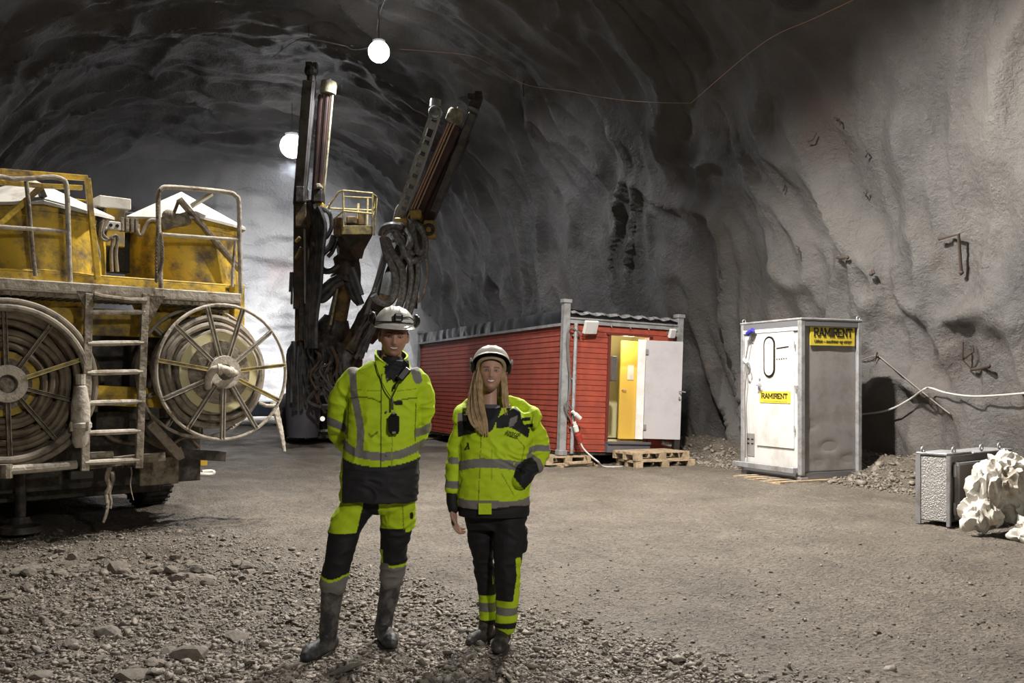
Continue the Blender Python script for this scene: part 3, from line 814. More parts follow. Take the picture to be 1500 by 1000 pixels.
for x_, y_ in ((0, cd), (cw, 0)):
    mb = MB(); mb.ring((x_, y_, ch+.05), (0, 1, 0), .03, .009, 16, 6); mb.build('lifting_eye', M['steel'], cabn)
mb = MB(); mb.span((-.015, .04, .03), (.03, cd-.04, ch-.1)); mb.build('front_panel', M['white'], cabn, smooth=False)
d0, d1 = clr(1165, 560).y, clr(1111, 560).y
zt_, zb_ = clr(1140, 482).z, clr(1140, 655).z
mb = MB(); mb.span((-.035, d0, zb_), (-.012, d1, zt_)); cdoor = mb.build('door', M['white'], cabn, smooth=False, bevel=.006)
def oval(cx, cz, rx, rz, seg=32):
    pts = []
    for k in range(seg):
        a = 2*PI*k/seg; pts.append((cx+rx*math.cos(a), cz+math.copysign(max(0, rz-rx), math.sin(a))+rx*math.sin(a)))
    return pts
wc = clr(1130, 522.5); wy = abs(clr(1137.5, 522).y-clr(1122.5, 522).y)/2; wz = abs(clr(1130, 494).z-clr(1130, 552).z)/2
mb = MB(); mb.prism(oval(wc.y, wc.z, wy*1.1, wz*1.04), -.048, -.034, 'yz'); mb.build('window_seal', M['black'], cdoor, smooth=False)
mb = MB(); mb.prism(oval(wc.y, wc.z, wy*.84, wz*.93), -.052, -.040, 'yz'); mb.build('window_pane', M['glasswarm'], cdoor, smooth=False)
for py_ in (510, 526):
    mb = MB()
    for k in range(9 if py_ == 510 else 5):
        a = clr(1141+2*k*(1 if py_ == 510 else 1.7), py_-.3*k); mb.box((-.037, a.y, a.z), (.01, .028 if py_ == 510 else .02, .016))
    mb.build('vent_slot', M['black'], cdoor, smooth=False)
h = clr(1116, 566); mb = MB(); mb.box((-.045, h.y, h.z), (.02, .05, .10)); mb.cyl((-.04, h.y, h.z+.02), (-.10, h.y, h.z+.02), .012); mb.bar((-.095, h.y+.01, h.z+.02), (-.095, h.y-.10, h.z+.01), .02, .02); mb.cyl((-.03, h.y, h.z+.12), (-.05, h.y, h.z+.12), .018); mb.build('handle', M['steel'], cdoor)
h = clr(1171, 566); mb = MB(); mb.box((-.06, h.y, h.z), (.03, .05, .03)); mb.bar((-.07, h.y, h.z), (-.07, h.y-.01, h.z-.10), .02, .02); mb.build('latch', M['steel'], cabn)
mb = MB()
for py_ in (505, 628): h = clr(1166, py_); mb.cyl((-.05, h.y-.02, h.z-.05), (-.05, h.y-.02, h.z+.05), .010)
mb.build('hinge', M['steel'], cdoor)
h = clr(1101, 500); mb = MB(); mb.box((-.02, h.y, h.z), (.012, .16, .06)); mb.build('bracket', M['steel'], cabn, smooth=False)
h = clr(1101, 651); mb = MB(); mb.box((-.02, h.y, h.z), (.008, .19, .36)); st = mb.build('sticker', M['greypanel'], cabn, smooth=False)
mb = MB()
for a in (-.05, .05):
    for q in (.0, .07): mb.box((-.026, h.y+a, h.z+.02+q), (.006, .05, .02))
mb.build('arrow_mark', M['ink'], st, smooth=False)
a, b = clr(1076, 678, -.10), clr(1163, 689, -.10)
mb = MB(); mb.bar(Vector((-.12, a.y, a.z)), Vector((-.12, b.y-.03, b.z)), .05, .085); mb.bar(Vector((-.12, b.y, b.z)), Vector((0, b.y, b.z)), .04, .08); mb.bar(Vector((-.12, cd, a.z-.02)), Vector((0, cd, a.z-.02)), .04, .08); mb.build('step_bar', M['steel'], cabn, smooth=False, bevel=.006)
mb = MB(); mb.span((-.03, -.02, -.06), (cw+.02, cd+.02, .035)); mb.build('base_frame', M['steeldk'], cabn, smooth=False)
for x_, y_ in ((.02, .02), (cw-.05, .02), (.02, cd-.05), (cw-.05, cd-.05)):
    mb = MB(); mb.box((x_, y_, -.09), (.14, .14, .13)); mb.build('foot', M['steel'], cabn, smooth=False, bevel=.006)
# slab-serif lettering strokes
GL = {'R': ([(0, 0, 0, 1), (0, 1, .5, 1), (.5, 1, .62, .88), (.62, .88, .62, .62), (.62, .62, .5, .5), (.5, .5, 0, .5), (.3, .5, .62, 0)], [(0, 0), (0, 1), (.66, 0)], .75),
      'A': ([(0, 0, .38, 1), (.38, 1, .76, 0), (.16, .36, .60, .36)], [(0, 0), (.76, 0), (.33, 1)], .86),
      'M': ([(0, 0, 0, 1), (0, 1, .42, .25), (.42, .25, .84, 1), (.84, 1, .84, 0)], [(0, 0), (.84, 0), (-.02, 1), (.86, 1)], .98),
      'I': ([(.1, 0, .1, 1)], [(.1, 0), (.1, 1)], .32),
      'E': ([(0, 0, 0, 1), (0, 1, .56, 1), (0, .5, .44, .5), (0, 0, .58, 0)], [(0, 0), (0, 1)], .70),
      'N': ([(0, 0, 0, 1), (0, 1, .62, 0), (.62, 0, .62, 1)], [(0, 0), (-.03, 1), (.62, 1)], .78),
      'T': ([(.33, 0, .33, 1), (0, 1, .66, 1), (0, 1, 0, .8), (.66, 1, .66, .8)], [(.33, 0)], .74)}
def slab_word(word, origin, ux, uz, h, width, out, th=.17):
    """letters as short bars on a plane; ux along, uz up, out the plane normal"""
    tot = sum(GL[c][2] for c in word); kx = width/(tot+.10*(len(word)-1)); mb = MB(); x = 0
    ux, uz, out = Vector(ux), Vector(uz), Vector(out)
    def P(a, b): return Vector(origin)+ux*(a*kx)+uz*(b*h)+out*.003
    for c in word:
        for a, b, c2, d2 in GL[c][0]:
            A, B = P(x+a, b), P(x+c2, d2); t = (B-A).normalized(); mb.bar(A-t*h*th*.4, B+t*h*th*.4, h*th, .004, ref=out)
        for a, b in GL[c][1]:
            A = P(x+a-.13, b); B = P(x+a+.13, b); mb.bar(A, B, h*th*.6, .004, ref=out)
        x += GL[c][2]+.10
    return mb
def text_mesh(txt, size, m, parent, name, mtx, shear=0.0, width=None, offset=0.0):
    cu = bpy.data.curves.new('txt', 'FONT'); cu.body = txt; cu.size = size; cu.shear = shear; cu.extrude = .0015; cu.offset = offset; cu.align_x = 'CENTER'; cu.align_y = 'CENTER'
    o = bpy.data.objects.new('txt', cu); COL.objects.link(o)
    dg = bpy.context.evaluated_depsgraph_get(); dg.update(); me = bpy.data.meshes.new_from_object(o.evaluated_get(dg))
    bpy.data.objects.remove(o)
    a = vcoords(me)
    if width: a[:, 0] *= width/max(1e-6, a[:, 0].max()-a[:, 0].min()); setcoords(me, a)
    me.transform(mtx); me.materials.clear(); me.materials.append(m); me.name = name
    return link(name, me, parent, smooth=False)
sa, sb = cl(1186, 500), cl(1251, 500); szt, szb = cl(1215, 475).z+.0, cl(1215, 506).z
mb = MB(); mb.span((sa.x, -.014, szb), (sb.x, -.002, szt)); sg = mb.build('sign_board', M['sign'], cabn, smooth=False)
sw = sb.x-sa.x; sh = szt-szb
slab_word('RAMIRENT', (sa.x+sw*.09, -.017, szb+sh*.44), (1, 0, 0), (0, 0, 1), sh*.36, sw*.85, (0, -1, 0), .17).build('lettering', M['ink'], sg, smooth=False)
text_mesh('Utleie \u2013 maskiner og utstyr', sh*.22, M['ink'], sg, 'small_lettering', Matrix.Translation((sa.x+sw*.5, -.018, szb+sh*.2)) @ Matrix.Rotation(PI/2, 4, 'X'), .25, sw*.84)
ea, eb = clr(1116, 581), clr(1161, 581); ezt, ezb = clr(1138, 573).z, clr(1138, 590).z
mb = MB(); mb.span((-.042, eb.y, ezb), (-.034, ea.y, ezt)); sg = mb.build('door_sign', M['sign'], cdoor, smooth=False)
ew = ea.y-eb.y
slab_word('RAMIRENT', (-.045, ea.y-ew*.08, ezb+(ezt-ezb)*.42), (0, -1, 0), (0, 0, 1), (ezt-ezb)*.38, ew*.84, (-1, 0, 0), .16).build('lettering', M['ink'], sg, smooth=False)
text_mesh('Utleie \u2013 maskiner og utstyr', .035, M['yellow'], sg, 'small_lettering', Matrix.Translation((-.044, (ea.y+eb.y)/2, ezb+(ezt-ezb)*.17)) @ Matrix.Rotation(-PI/2, 4, 'Z') @ Matrix.Rotation(PI/2, 4, 'X'), .2, ew*.8)
# plug and lead at the cabin's left corner
pc = thing('extension_lead', 'blue plug and looped lead hanging at the left edge of the white cabin front', 'cable', (4.30-.4*cd-.1, 13.7+.9165*cd-.1, 1.2))
def cwld(px, py, r=-.10):
    v = CF.locr(px, py, r); return Vector((CF.O[0]+v.x*CF.R[0]+v.y*CF.B[0], CF.O[1]+v.x*CF.R[1]+v.y*CF.B[1], v.z))
mb = MB(); A = cwld(1103, 483); B = cwld(1095, 489); mb.tube([A, A.lerp(B, .5), B], [.035, .045, .04], 12); mb.build('plug', M['blue'], pc, world=True)
mb = MB(); mb.tube(spline([cwld(1099, 488), cwld(1096, 505), cwld(1092, 527), cwld(1090, 532), cwld(1096, 531), cwld(1099, 541), cwld(1096, 548), cwld(1092, 538), cwld(1094, 530)], 6), .010, 7); mb.build('lead', M['steeldk'], pc, world=True)
mb = MB(); mb.tube(spline([cwld(1092, 531), cwld(1093, 550), cwld(1091, 580), cwld(1092, 620), cwld(1092, 670)], 6), .012, 7); mb.build('lead', M['wiredark'], pc, world=True)
mb = MB(); mb.tube([cwld(1090, 526), cwld(1095, 532)], .03, 8); mb.build('connector', M['white'], pc, world=True)
# timber and pallet under the cabin
q = (CF.O[0]+.25*CF.R[0]+.5*CF.B[0], CF.O[1]+.25*CF.R[1]+.5*CF.B[1])
pallet((q[0]-.1, q[1]-.12, -.068), CAg, 'sunken wooden pallet under the door side of the grey cabin', 1.2, 1.1)

# ------------------------------------------------------------------ aluminium cabinet and white sacks
BA = math.atan2(.62, .78); BF = Frame((4.62, 9.74), BA)
bz = gz(4.62, 9.9)
bx = thing('equipment_cabinet', 'low aluminium checker-plate cabinet with one dark door ajar, beside white sacks', 'cabinet', (4.62, 9.74, 0), BA)
bh = BF.loc(1390, 668).z; bw = 1.5; bd = BF.locr(1343, 720).y
mb = MB(); mb.span((0.004, 0.004, .04), (bw, bd, bh)); mb.build('body', M['checkerdark'], bx, smooth=False, bevel=.006)
mb = MB(); mb.span((-.006, .02, .05), (.004, bd-.03, bh-.02)); mb.build('end_panel', M['checker'], bx, smooth=False)
mb = MB(); mb.span((-.012, bd-.045, .0), (.01, bd+.01, bh)); mb.span((-.012, -.012, .0), (.02, .025, bh)); mb.build('corner_trim', M['steel'], bx, smooth=False)
mb = MB(); mb.span((-.01, 0.02, bh), (.55, bd+.005, bh+.025)); mb.span((.55, -.0, bh-.005), (bw+.02, bd, bh+.012)); mb.build('lid', M['steel'], bx, smooth=False, bevel=.005)
mb = MB(); mb.span((.10, -.05, .08), (.78, -.015, bh-.08)); dd = mb.build('door', M['checkerdark'], bx, smooth=False, bevel=.006)
mb = MB(); mb.span((.09, -.056, .07), (.12, -.012, bh-.07)); mb.span((.12, -.056, bh-.10), (.78, -.012, bh-.075)); mb.build('door_rim', M['steel'], dd, smooth=False)
for z in (.12, bh-.22):
    mb = MB(); mb.cyl((.06, -.03, z), (.06, -.03, z+.13), .016, 10); mb.cyl((.085, -.045, z-.01), (.085, -.045, z+.12), .012, 10); mb.build('hinge', M['steel'], bx)
for x_, y_ in ((.03, .30), (.22, .06), (.86, .06), (1.3, .06)):
    mb = MB(); mb.ring((x_, y_, bh+.05), (0, 1, 0), .030, .011, 20, 8); mb.cyl((x_, y_, bh), (x_, y_, bh+.03), .014, 8); mb.build('lifting_eye', M['steel'], bx)
def sack(name, label, blobs, seed, vox=.014):
    mb = MB()
    for (px, py, Y, rx, ry, rz) in blobs:
        c = at(px, py, Y); mb.ball(c, 1.0, (rx, ry, rz), 20)
    me = remesh(mb, vox, 4); V = vcoords(me); N_ = vnormals(me); out = V.copy()
    for i in range(len(V)):
        p = Vector(V[i].tolist())*1.0; q = Vector((p.x*3.0, p.y*3.0, p.z*2.2))+Vector((seed+.5*p.z, 0, 0))
        w1 = noise.noise_vector(q*.6)*1.1
        r1 = abs(noise.noise(Vector((q.x+w1.x, (q.y+w1.y), (q.z+w1.z)*.6)))); r2 = abs(noise.noise(Vector((q.x*2.3+w1.y, q.y*2.3, q.z*1.3+w1.x))))
        r3 = abs(noise.noise(Vector((q.x*5.5, q.y*5.5+w1.x, q.z*3.5))))
        d = -0.07*(r1*1.7-.30)-.075*(r2*1.6-.30)-.045*(r3*1.6-.3)+.004*noise.noise(p*24)
        out[i] = V[i]+N_[i]*d
    out[:, 2] = np.maximum(out[:, 2], 0.0)
    setcoords(me, out); me.materials.clear(); me.materials.append(M['bag'])
    tmp = bpy.data.objects.new('tmp', me); COL.objects.link(tmp); dm = tmp.modifiers.new('d', 'DECIMATE'); dm.ratio = min(1.0, 2600/max(1, len(me.polygons)))
    dg = bpy.context.evaluated_depsgraph_get(); dg.update(); me2 = bpy.data.meshes.new_from_object(tmp.evaluated_get(dg)); bpy.data.objects.remove(tmp)
    o = link(name, me2, None, True, sharp=28)
    return tag(o, label, 'sack')
sack('bulk_sack', 'big crumpled white bulk sack slumped against the aluminium cabinet', [(1462, 712, 9.35, .26, .26, .26), (1475, 690, 9.45, .23, .22, .16), (1440, 752, 9.25, .20, .2, .16), (1425, 765, 9.2, .10, .13, .10), (1500, 740, 9.3, .2, .25, .22), (1432, 718, 9.3, .08, .12, .20), (1465, 672, 9.45, .10, .12, .07)], 3.0)
sack('bulk_sack', 'smaller white sack lying lowest at the right edge in front of the big sack', [(1498, 785, 8.85, .13, .15, .07), (1510, 770, 8.95, .14, .14, .10)], 8.0)

# ------------------------------------------------------------------ things on the rock: pipe, wires, bolts, straps
def wallhit(px, py, ins=0.12, prefer=None):
    """where the view ray through a pixel meets the rock (coarse march), pulled in by ins"""
    d = Vector(((px-CX)/F, 1, (HY-py)/F)); Y = 6.0
    while Y < 45:
        p = Vector((0, 0, EYE))+d*Y
        u = NX.dot(p); s = AX.dot(p); x_ = (u-UC)/HW; zz = max(0, p.z)/HH
        # inside test with the same super-ellipse
        if abs(x_) ** (1/0.72)*abs(x_) ** (1/0.72) + zz ** (2/0.86) > 1: break
        Y += 0.03
    # ray cast on real mesh
    return Y
def rayrock(px, py, ins=0.05):
    org = Vector((0, 0, EYE)); d = Vector(((px-CX)/F, 1, (HY-py)/F)).normalized()
    best = None
    for nm in ('wall_right', 'ceiling', 'wall_left', 'wall_back'):
        o = bpy.data.objects[nm]; ok, loc, n, _ = o.ray_cast(org, d)
        if ok and (best is None or (loc-org).length < (best[0]-org).length): best = (loc.copy(), n.copy())
    if best is None: return at(px, py, 15)
    return best[0]-d*ins
bpy.context.view_layer.update()
def wall_line(name, label, cat, pix, r, m, ins=.06, n=6, seg=8, group=None):
    mb = MB(); P = [rayrock(px, py, ins) for px, py in pix]
    mb.tube(spline(P, n) if n > 1 else P, r, seg); o = mb.build(name, m, None); return tag(o, label, cat, group)
wall_line('water_pipe', 'dusty white pipe sagging along the rock wall right of the grey cabin', 'pipe', [(1255, 607), (1285, 604), (1310, 597), (1335, 583), (1352, 571), (1362, 568), (1385, 575), (1420, 580), (1460, 579), (1510, 575)], .016, M['cablewhite'], .22)
wall_line('rock_strap', 'thin steel strap slanting down the rock behind the sagging white pipe', 'strap', [(1262, 527), (1284, 521), (1300, 532), (1340, 565), (1380, 597), (1392, 606)], .010, M['wiredark'], .05)
wall_line('ceiling_wire', 'bright pale orange wire running down from the top edge to the vault', 'wire', [(1262, -6), (1190, 28), (1135, 52), (1085, 88), (1012, 151)], .006, M['wire'], .25, seg=6)
wall_line('ceiling_wire', 'dim thin wire sagging across the vault left of the bright orange wire', 'wire', [(1012, 151), (960, 150), (900, 145), (830, 133), (765, 122), (700, 85), (640, 76), (585, 72)], .005, M['wire'], .3, seg=6)
wall_line('hanging_wire', 'short wire rising from the upper ceiling lamp to the top edge', 'wire', [(552, 45), (556, 20), (566, -5)], .010, M['steel'], .25, n=3, seg=6)
wall_line('lamp_cable', 'pale cable looping into the left of the upper ceiling lamp', 'cable', [(400, 85), (440, 58), (500, 66), (515, 72), (530, 72), (545, 68)], .014, M['cablewhite'], .2, seg=6)
bl = [((1375, 350), (1404, 343), (1408, 399), 'long dark rod hanging from a bent strap high on the right wall'),
      ((1411, 500), (1410, 527), (1424, 541), 'bent dark bolt rod on the wall above the aluminium cabinet'),
      ((1424, 541), (1434, 540), (1448, 536), 'thick dark bolt head at the end of the bent rod on the wall'),
      ((1425, 505), (1426, 515), (1412, 525), 'small knobbed bolt end beside the bent rod on the wall'),
      ((1226, 377), (1233, 378), (1241, 377), 'short stubby bolt end sticking out left of the middle of the right wall'),
      ((1284, 522), (1285, 516), (1282, 527), 'dark bolt plate where the slanting strap starts near the cabin'),
      ((768, 118), (766, 128), (767, 140), 'bolt end hanging from the vault where the dim wire bends'),
      ((452, 38), (452, 46), (452, 52), 'short bolt end hanging from the vault left of the upper lamp'),
      ((1222, 172), (1229, 174), (1231, 182), 'small hooked bolt end high on the right wall'),
      ((1268, 220), (1271, 224), (1268, 229), 'small bolt nub on the right wall below the hooked one'),
      ((1265, 281), (1268, 286), (1270, 281), 'small forked bolt end in the middle of the right wall'),
      ((1196, 195), (1190, 205), (1184, 207), 'dark curved wire end high on the wall above the cabin'),
      ((1147, 265), (1150, 270), (1148, 278), 'small bolt end on the wall above the left edge of the cabin'),
      ((1278, 396), (1280, 400), (1276, 401), 'tiny bolt nub below the stubby bolt end on the right wall'),
      ((692, 445), (700, 452), (708, 459), 'slanting rod on the rock just above the roof of the red hut'),
      ((675, 395), (683, 402), (692, 409), 'slanting rod on the ribbed rock up left of the hut roof'),
      ((1166, 360), (1170, 362), (1170, 372), 'thin tee shaped bolt end above the grey cabin')]
for a, b, c, lab in bl:
    mb = MB(); A, B, C = rayrock(*a, .10), rayrock(*b, .14), rayrock(*c, .12)
    if max((A-B).length, (B-C).length) > 1.5: continue
    r_ = .012 if 'long' not in lab and 'thick' not in lab and 'stubby' not in lab else .024
    mb.tube([A, B, C], r_, 8); mb.ball(C, r_*1.5, (1, 1, 1), 8); tag(mb.build('rock_bolt', M['bolt'], None), lab, 'bolt')

# ------------------------------------------------------------------ lamps
def hang_lamp(p, label, energy, r=.21, seen=True, col=(1.0, .955, .90), aim=None, ang=172, blend=.55):
    t = thing('tunnel_lamp', label, 'lamp', tuple(p))
    mb = MB(); mb.ball((0, 0, 0), r, (1, 1, 1), 24); mb.build('globe', M['bulb'], t)
    mb = MB(); mb.lathe((0, 0, 0), [(r*.55, r*.82), (r*.6, r*1.05), (r*.25, r*1.25), (0, r*1.3)], 20); mb.build('lamp_cap', M['lampcase'], t)
    up = 0.2
    org = Vector(p); best = None
    ok, loc, n, _ = bpy.data.objects['ceiling'].ray_cast(org, Vector((0, 0, 1)))
    up = (loc.z-p[2]) if ok else 1.0
    mb = MB(); mb.cyl((0, 0, r*1.2), (0, 0, up+.1), .012, 6); mb.build('suspension_rod', M['steeldk'], t)
    ld = bpy.data.lights.new('tunnel_lamp_light', 'SPOT'); ld.spot_size = math.radians(ang); ld.spot_blend = blend; ld.energy = energy; ld.color = col; ld.shadow_soft_size = .14
    lo = bpy.data.objects.new('tunnel_lamp_light', ld); COL.objects.link(lo); lo.parent = t; lo.location = (0, 0, -r-.18)
    if aim: lo.rotation_euler = Vector(aim).to_track_quat('-Z', 'Y').to_euler()
    return t
E = 1.0
hang_lamp(at(555, 76, 20.8), 'upper glaring globe lamp hanging from the vault above the drill masts', 1100*E, .24, col=(.93, .95, 1.0))
hang_lamp(at(428, 214, 28.0), 'lower glaring globe lamp behind the left drill mast', 600*E, .36, col=(.90, .93, 1.0))
hang_lamp((-1.95, 10.6, 8.3), 'lamp hanging above the drive beside the yellow truck, out of the picture', 2300*E, ang=150, blend=.5)
hang_lamp((1.7, 11.0, 7.5), 'hooded lamp hanging above the drive turned towards the red hut, out of the picture', 4900*E, aim=(.30, -.05, -.95), ang=152, blend=.75)
hang_lamp((1.9, 0.6, 3.9), 'unseen fill lamp added low beside the camera, out of the picture', 420*E, aim=(-.42, .85, -.36), ang=120, blend=.9)  # fill light added to brighten the people's fronts, built as a globe lamp

def flood(x, y, z, aim, energy, size, label):
    """flood light on a tripod"""
    t = thing('work_flood_light', label, 'lamp', (x, y, gz(x, y)))
    mb = MB(); mb.cyl((0, 0, .5), (0, 0, z), .03, 8); mb.build('mast', M['steeldk'], t)
    for k in range(3):
        a = 2*PI*k/3; mb = MB(); mb.cyl((0, 0, .9), (.6*math.cos(a), .6*math.sin(a), 0), .02, 6); mb.build('leg', M['steeldk'], t)
    d = (Vector(aim)-Vector((x, y, z))).normalized(); q = d.to_track_quat('-Z', 'Y')
    R = q.to_matrix()
    mb = MB(); mb.box(Vector((0, 0, z))-d*.08, (size, size*.7, .12), R); mb.build('lamp_head', M['lampcase'], t, smooth=False)
    mb = MB(); mb.box(Vector((0, 0, z))-d*.012, (size*.92, size*.62, .03), R); mb.build('lamp_glass', M['floodglass'], t, smooth=False)
    ld = bpy.data.lights.new('flood', 'SPOT'); ld.energy = energy; ld.color = (.88, .92, 1.0); ld.shadow_soft_size = .15; ld.spot_size = 2.2; ld.spot_blend = .9
    lo = bpy.data.objects.new('flood', ld); COL.objects.link(lo); lo.parent = t; lo.location = Vector((0, 0, z))+d*.06; lo.rotation_euler = q.to_euler()
    return t
fl1 = at(318, 560, 33.0)
flood(fl1.x, fl1.y, 1.3, tuple(at(400, 530, 38.0)), 17000, .5, 'work flood light behind the yellow truck lighting the far rock face')
fl2 = at(250, 520, 31.0)
flood(fl2.x, fl2.y, 2.3, tuple(at(300, 440, 38.0)), 1500, .5, 'second work flood light behind the yellow truck nearer the camera')

# ------------------------------------------------------------------ dusty air of the tunnel
def haze(density):
    mb = MB(); mb.box((0, 0, 0), (22, 15, 12)); o = mb.build('haze', None, None, smooth=False)
    _p = su(34.5, 3.5, 5.8); o.location = tuple(_p); o.rotation_euler.z = math.atan2(.4, .9165)
    m = bpy.data.materials.new('dust_haze'); m.use_nodes = True; nt = m.node_tree; nt.nodes.clear()
    out = nt.nodes.new('ShaderNodeOutputMaterial'); v = nt.nodes.new('ShaderNodeVolumeScatter'); v.inputs['Density'].default_value = density; v.inputs['Anisotropy'].default_value = 0.55; v.inputs['Color'].default_value = (.92, .94, 1, 1)
    nt.links.new(v.outputs[0], out.inputs['Volume']); o.data.materials.clear(); o.data.materials.append(m)
    tag(o, 'thin dusty haze hanging in the tunnel air around the lamps', 'haze', None, 'stuff'); return o
haze(0.013)
# ------------------------------------------------------------------ charging truck at the left
VA = math.atan2(.66, .75)
VF = Frame((-4.20, 9.00), VA)
truck = thing('charging_truck', 'dusty yellow explosives charging truck with two lidded tanks and ladder', 'truck', (-4.20, 9.0, 0), VA)
V = VF.loc
zp = V(215, 430).z   # platform height ~2.5
def vbox(name, m, a, b, parent=truck, bevel=.008):
    mb = MB(); mb.span(a, b); return mb.build(name, M[m], parent, smooth=False, bevel=bevel)
# platform: edge channel, grating, yellow beam
mb = MB(); mb.span((-2.6, -.06, zp-.045), (1.62, -.02, zp+.06)); mb.span((-2.6, -.06, zp-.05), (1.62, .34, zp-.02)); mb.build('platform_edge', M['dustlight'], truck, smooth=False, bevel=.01)
mb = MB()
for k in range(56):
    x_ = -2.5+4.1*k/55; mb.span((x_-.008, -.05, zp-.10), (x_+.008, .36, zp-.05))
for k in range(5): mb.span((-2.5, -.05+.1*k, zp-.095), (1.62, -.035+.1*k, zp-.055))
mb.build('platform_grating', M['dusty'], truck, smooth=False)
mb = MB(); mb.span((-2.6, .30, zp+.0), (1.60, .36, zp+.17)); mb.span((-2.6, .30, zp+.17), (1.60, .42, zp+.19)); mb.build('platform_beam', M['yellow'], truck, smooth=False, bevel=.006)
# tanks
def tank(rc, bc, rad, ztop, apex, label=None):
    mb = MB(); zb = zp+.10
    mb.lathe((rc, bc, 0), [(0, zb-.5), (rad*.62, zb-.5), (rad*.93, zb-.06), (rad, zb), (rad, zb+.06), (rad*1.012, zb+.065), (rad*1.012, zb+.10), (rad, zb+.105), (rad, ztop-.12), (rad*1.015, ztop-.115), (rad*1.015, ztop-.07), (rad, ztop-.065), (rad, ztop), (0, ztop)], 56)
    t = mb.build('tank', M['yellow'], truck)
    mb = MB(); sg = 10; rl = rad*1.13
    ring0 = [Vector((rc+rl*math.cos(2*PI*(k+.3)/sg), bc+rl*math.sin(2*PI*(k+.3)/sg), ztop+(.02 if k % 2 else -.015))) for k in range(sg)]
    ap = Vector((rc-.02, bc, apex))
    vb = [mb.bm.verts.new(p) for p in ring0]; vl = [mb.bm.verts.new(p-Vector((0, 0, .03))) for p in ring0]
    a_ = mb.bm.verts.new(ap); a2 = mb.bm.verts.new(ap-Vector((0, 0, .05)))
    for k in range(sg):
        mb.bm.faces.new((vb[k], vb[(k+1) % sg], a_)); mb.bm.faces.new((vl[(k+1) % sg], vl[k], a2)); mb.bm.faces.new((vb[k], vl[k], vl[(k+1) % sg], vb[(k+1) % sg]))
    mb.build('tank_lid', M['lid'], t, smooth=False)
    return t
pB = V(268, 350, .95); zt = 3.33
tB = tank(pB.x+.02, 1.0, .62, zt, V(268, 281, 1.0).z)
pA = V(50, 350, .95); zt2 = 3.27
tA = tank(pA.x, 1.0, .70, zt2, V(60, 263, 1.0).z)
# lid latch plate and lever on tank B
a, b = V(256, 302, .62), V(310, 290, .62)
mb = MB(); mb.bar(V(280, 302, .40), V(311, 283, .30), .13, .03); mb.build('lid_lever', M['lid'], tB, smooth=False)
mb = MB(); mb.bar(V(262, 291, .36), V(352, 396, .32), .11, .04); mb.build('lid_strut', M['dusty'], tB, smooth=False, bevel=.004)
mb = MB(); mb.bar(V(262, 293, .40), V(248, 330, .42), .05, .03); mb.bar(V(236, 330, .42), V(275, 318, .40), .10, .12); mb.ball(V(262, 322, .40), .10, (1.4, .7, .7)); mb.ball(V(247, 316, .40), .07); mb.build('lid_latch', M['dusty'], tB, smooth=False)
# tank A diagonal brace
mb = MB(); mb.bar(V(62, 272, .25), V(-8, 335, .25), .09, .05); mb.build('lid_strut', M['yellow'], tA, smooth=False, bevel=.004)
mb = MB(); p = [(-0.2, 0)]; mb.bar(V(58, 276, .30), V(64, 290, .3), .12, .04); mb.build('lid_latch', M['dark'], tA, smooth=False)
# raised lettering-like panel marks on tank A and side lug
for px in (139,):
    q = V(px, 330, .55); mb = MB(); mb.ball(q, .13, (.9, .6, 1.1)); mb.cyl(q+Vector((-.12, 0, -.03)), q+Vector((.1, 0, -.06)), .07); mb.build('vibrator_motor', M['dark'], tA)
# between the tanks
m1 = V(170, 302, .7); vbox('valve_box', 'lid', m1+Vector((-.17, 0, -.02)), m1+Vector((.16, .3, .10)))
vbox('tank_bracket', 'yellow_clean', V(155, 305, .75)+Vector((0, 0, -.40)), V(183, 302, .75)+Vector((0, .08, 0)))
vbox('rear_crossbeam', 'yellow', V(96, 290, 1.75), V(190, 303, 1.75)+Vector((0, .1, .02)))
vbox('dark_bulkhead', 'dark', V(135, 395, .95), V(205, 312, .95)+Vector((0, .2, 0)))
q = V(165, 330, .5); vbox('junction_box', 'lid', q+Vector((-.07, 0, -.045)), q+Vector((.09, .08, .045)))
mb = MB(); mb.cyl(q+Vector((-.02, -.01, 0)), q+Vector((-.02, .0, 0)), .018); mb.cyl(q+Vector((.045, -.01, 0)), q+Vector((.045, .0, 0)), .018); mb.build('switch', M['black'], truck)
q = V(190, 330, .5); mb = MB()
for k in range(4): mb.span(q+Vector((-.09+.05*k, 0, -.07)), q+Vector((-.055+.05*k, .07, .08)))
mb.span(q+Vector((-.1, .03, -.05)), q+Vector((.12, .1, .03))); mb.build('valve_block', M['dusty'], truck, smooth=False, bevel=.006)
for pts in ([(150, 325), (147, 345), (155, 352), (168, 345), (172, 350), (170, 372), (172, 398)], [(158, 322), (150, 340), (158, 350), (165, 350), (163, 370), (164, 398)], [(140, 350), (132, 370), (126, 392)], [(138, 345), (145, 375), (135, 395)], [(200, 335), (206, 345), (214, 330), (222, 322), (240, 325)]):
    mb = MB(); mb.tube(spline([V(x, y, .45) for x, y in pts], 6), .018, 8); mb.build('hose', M['hose'], truck)
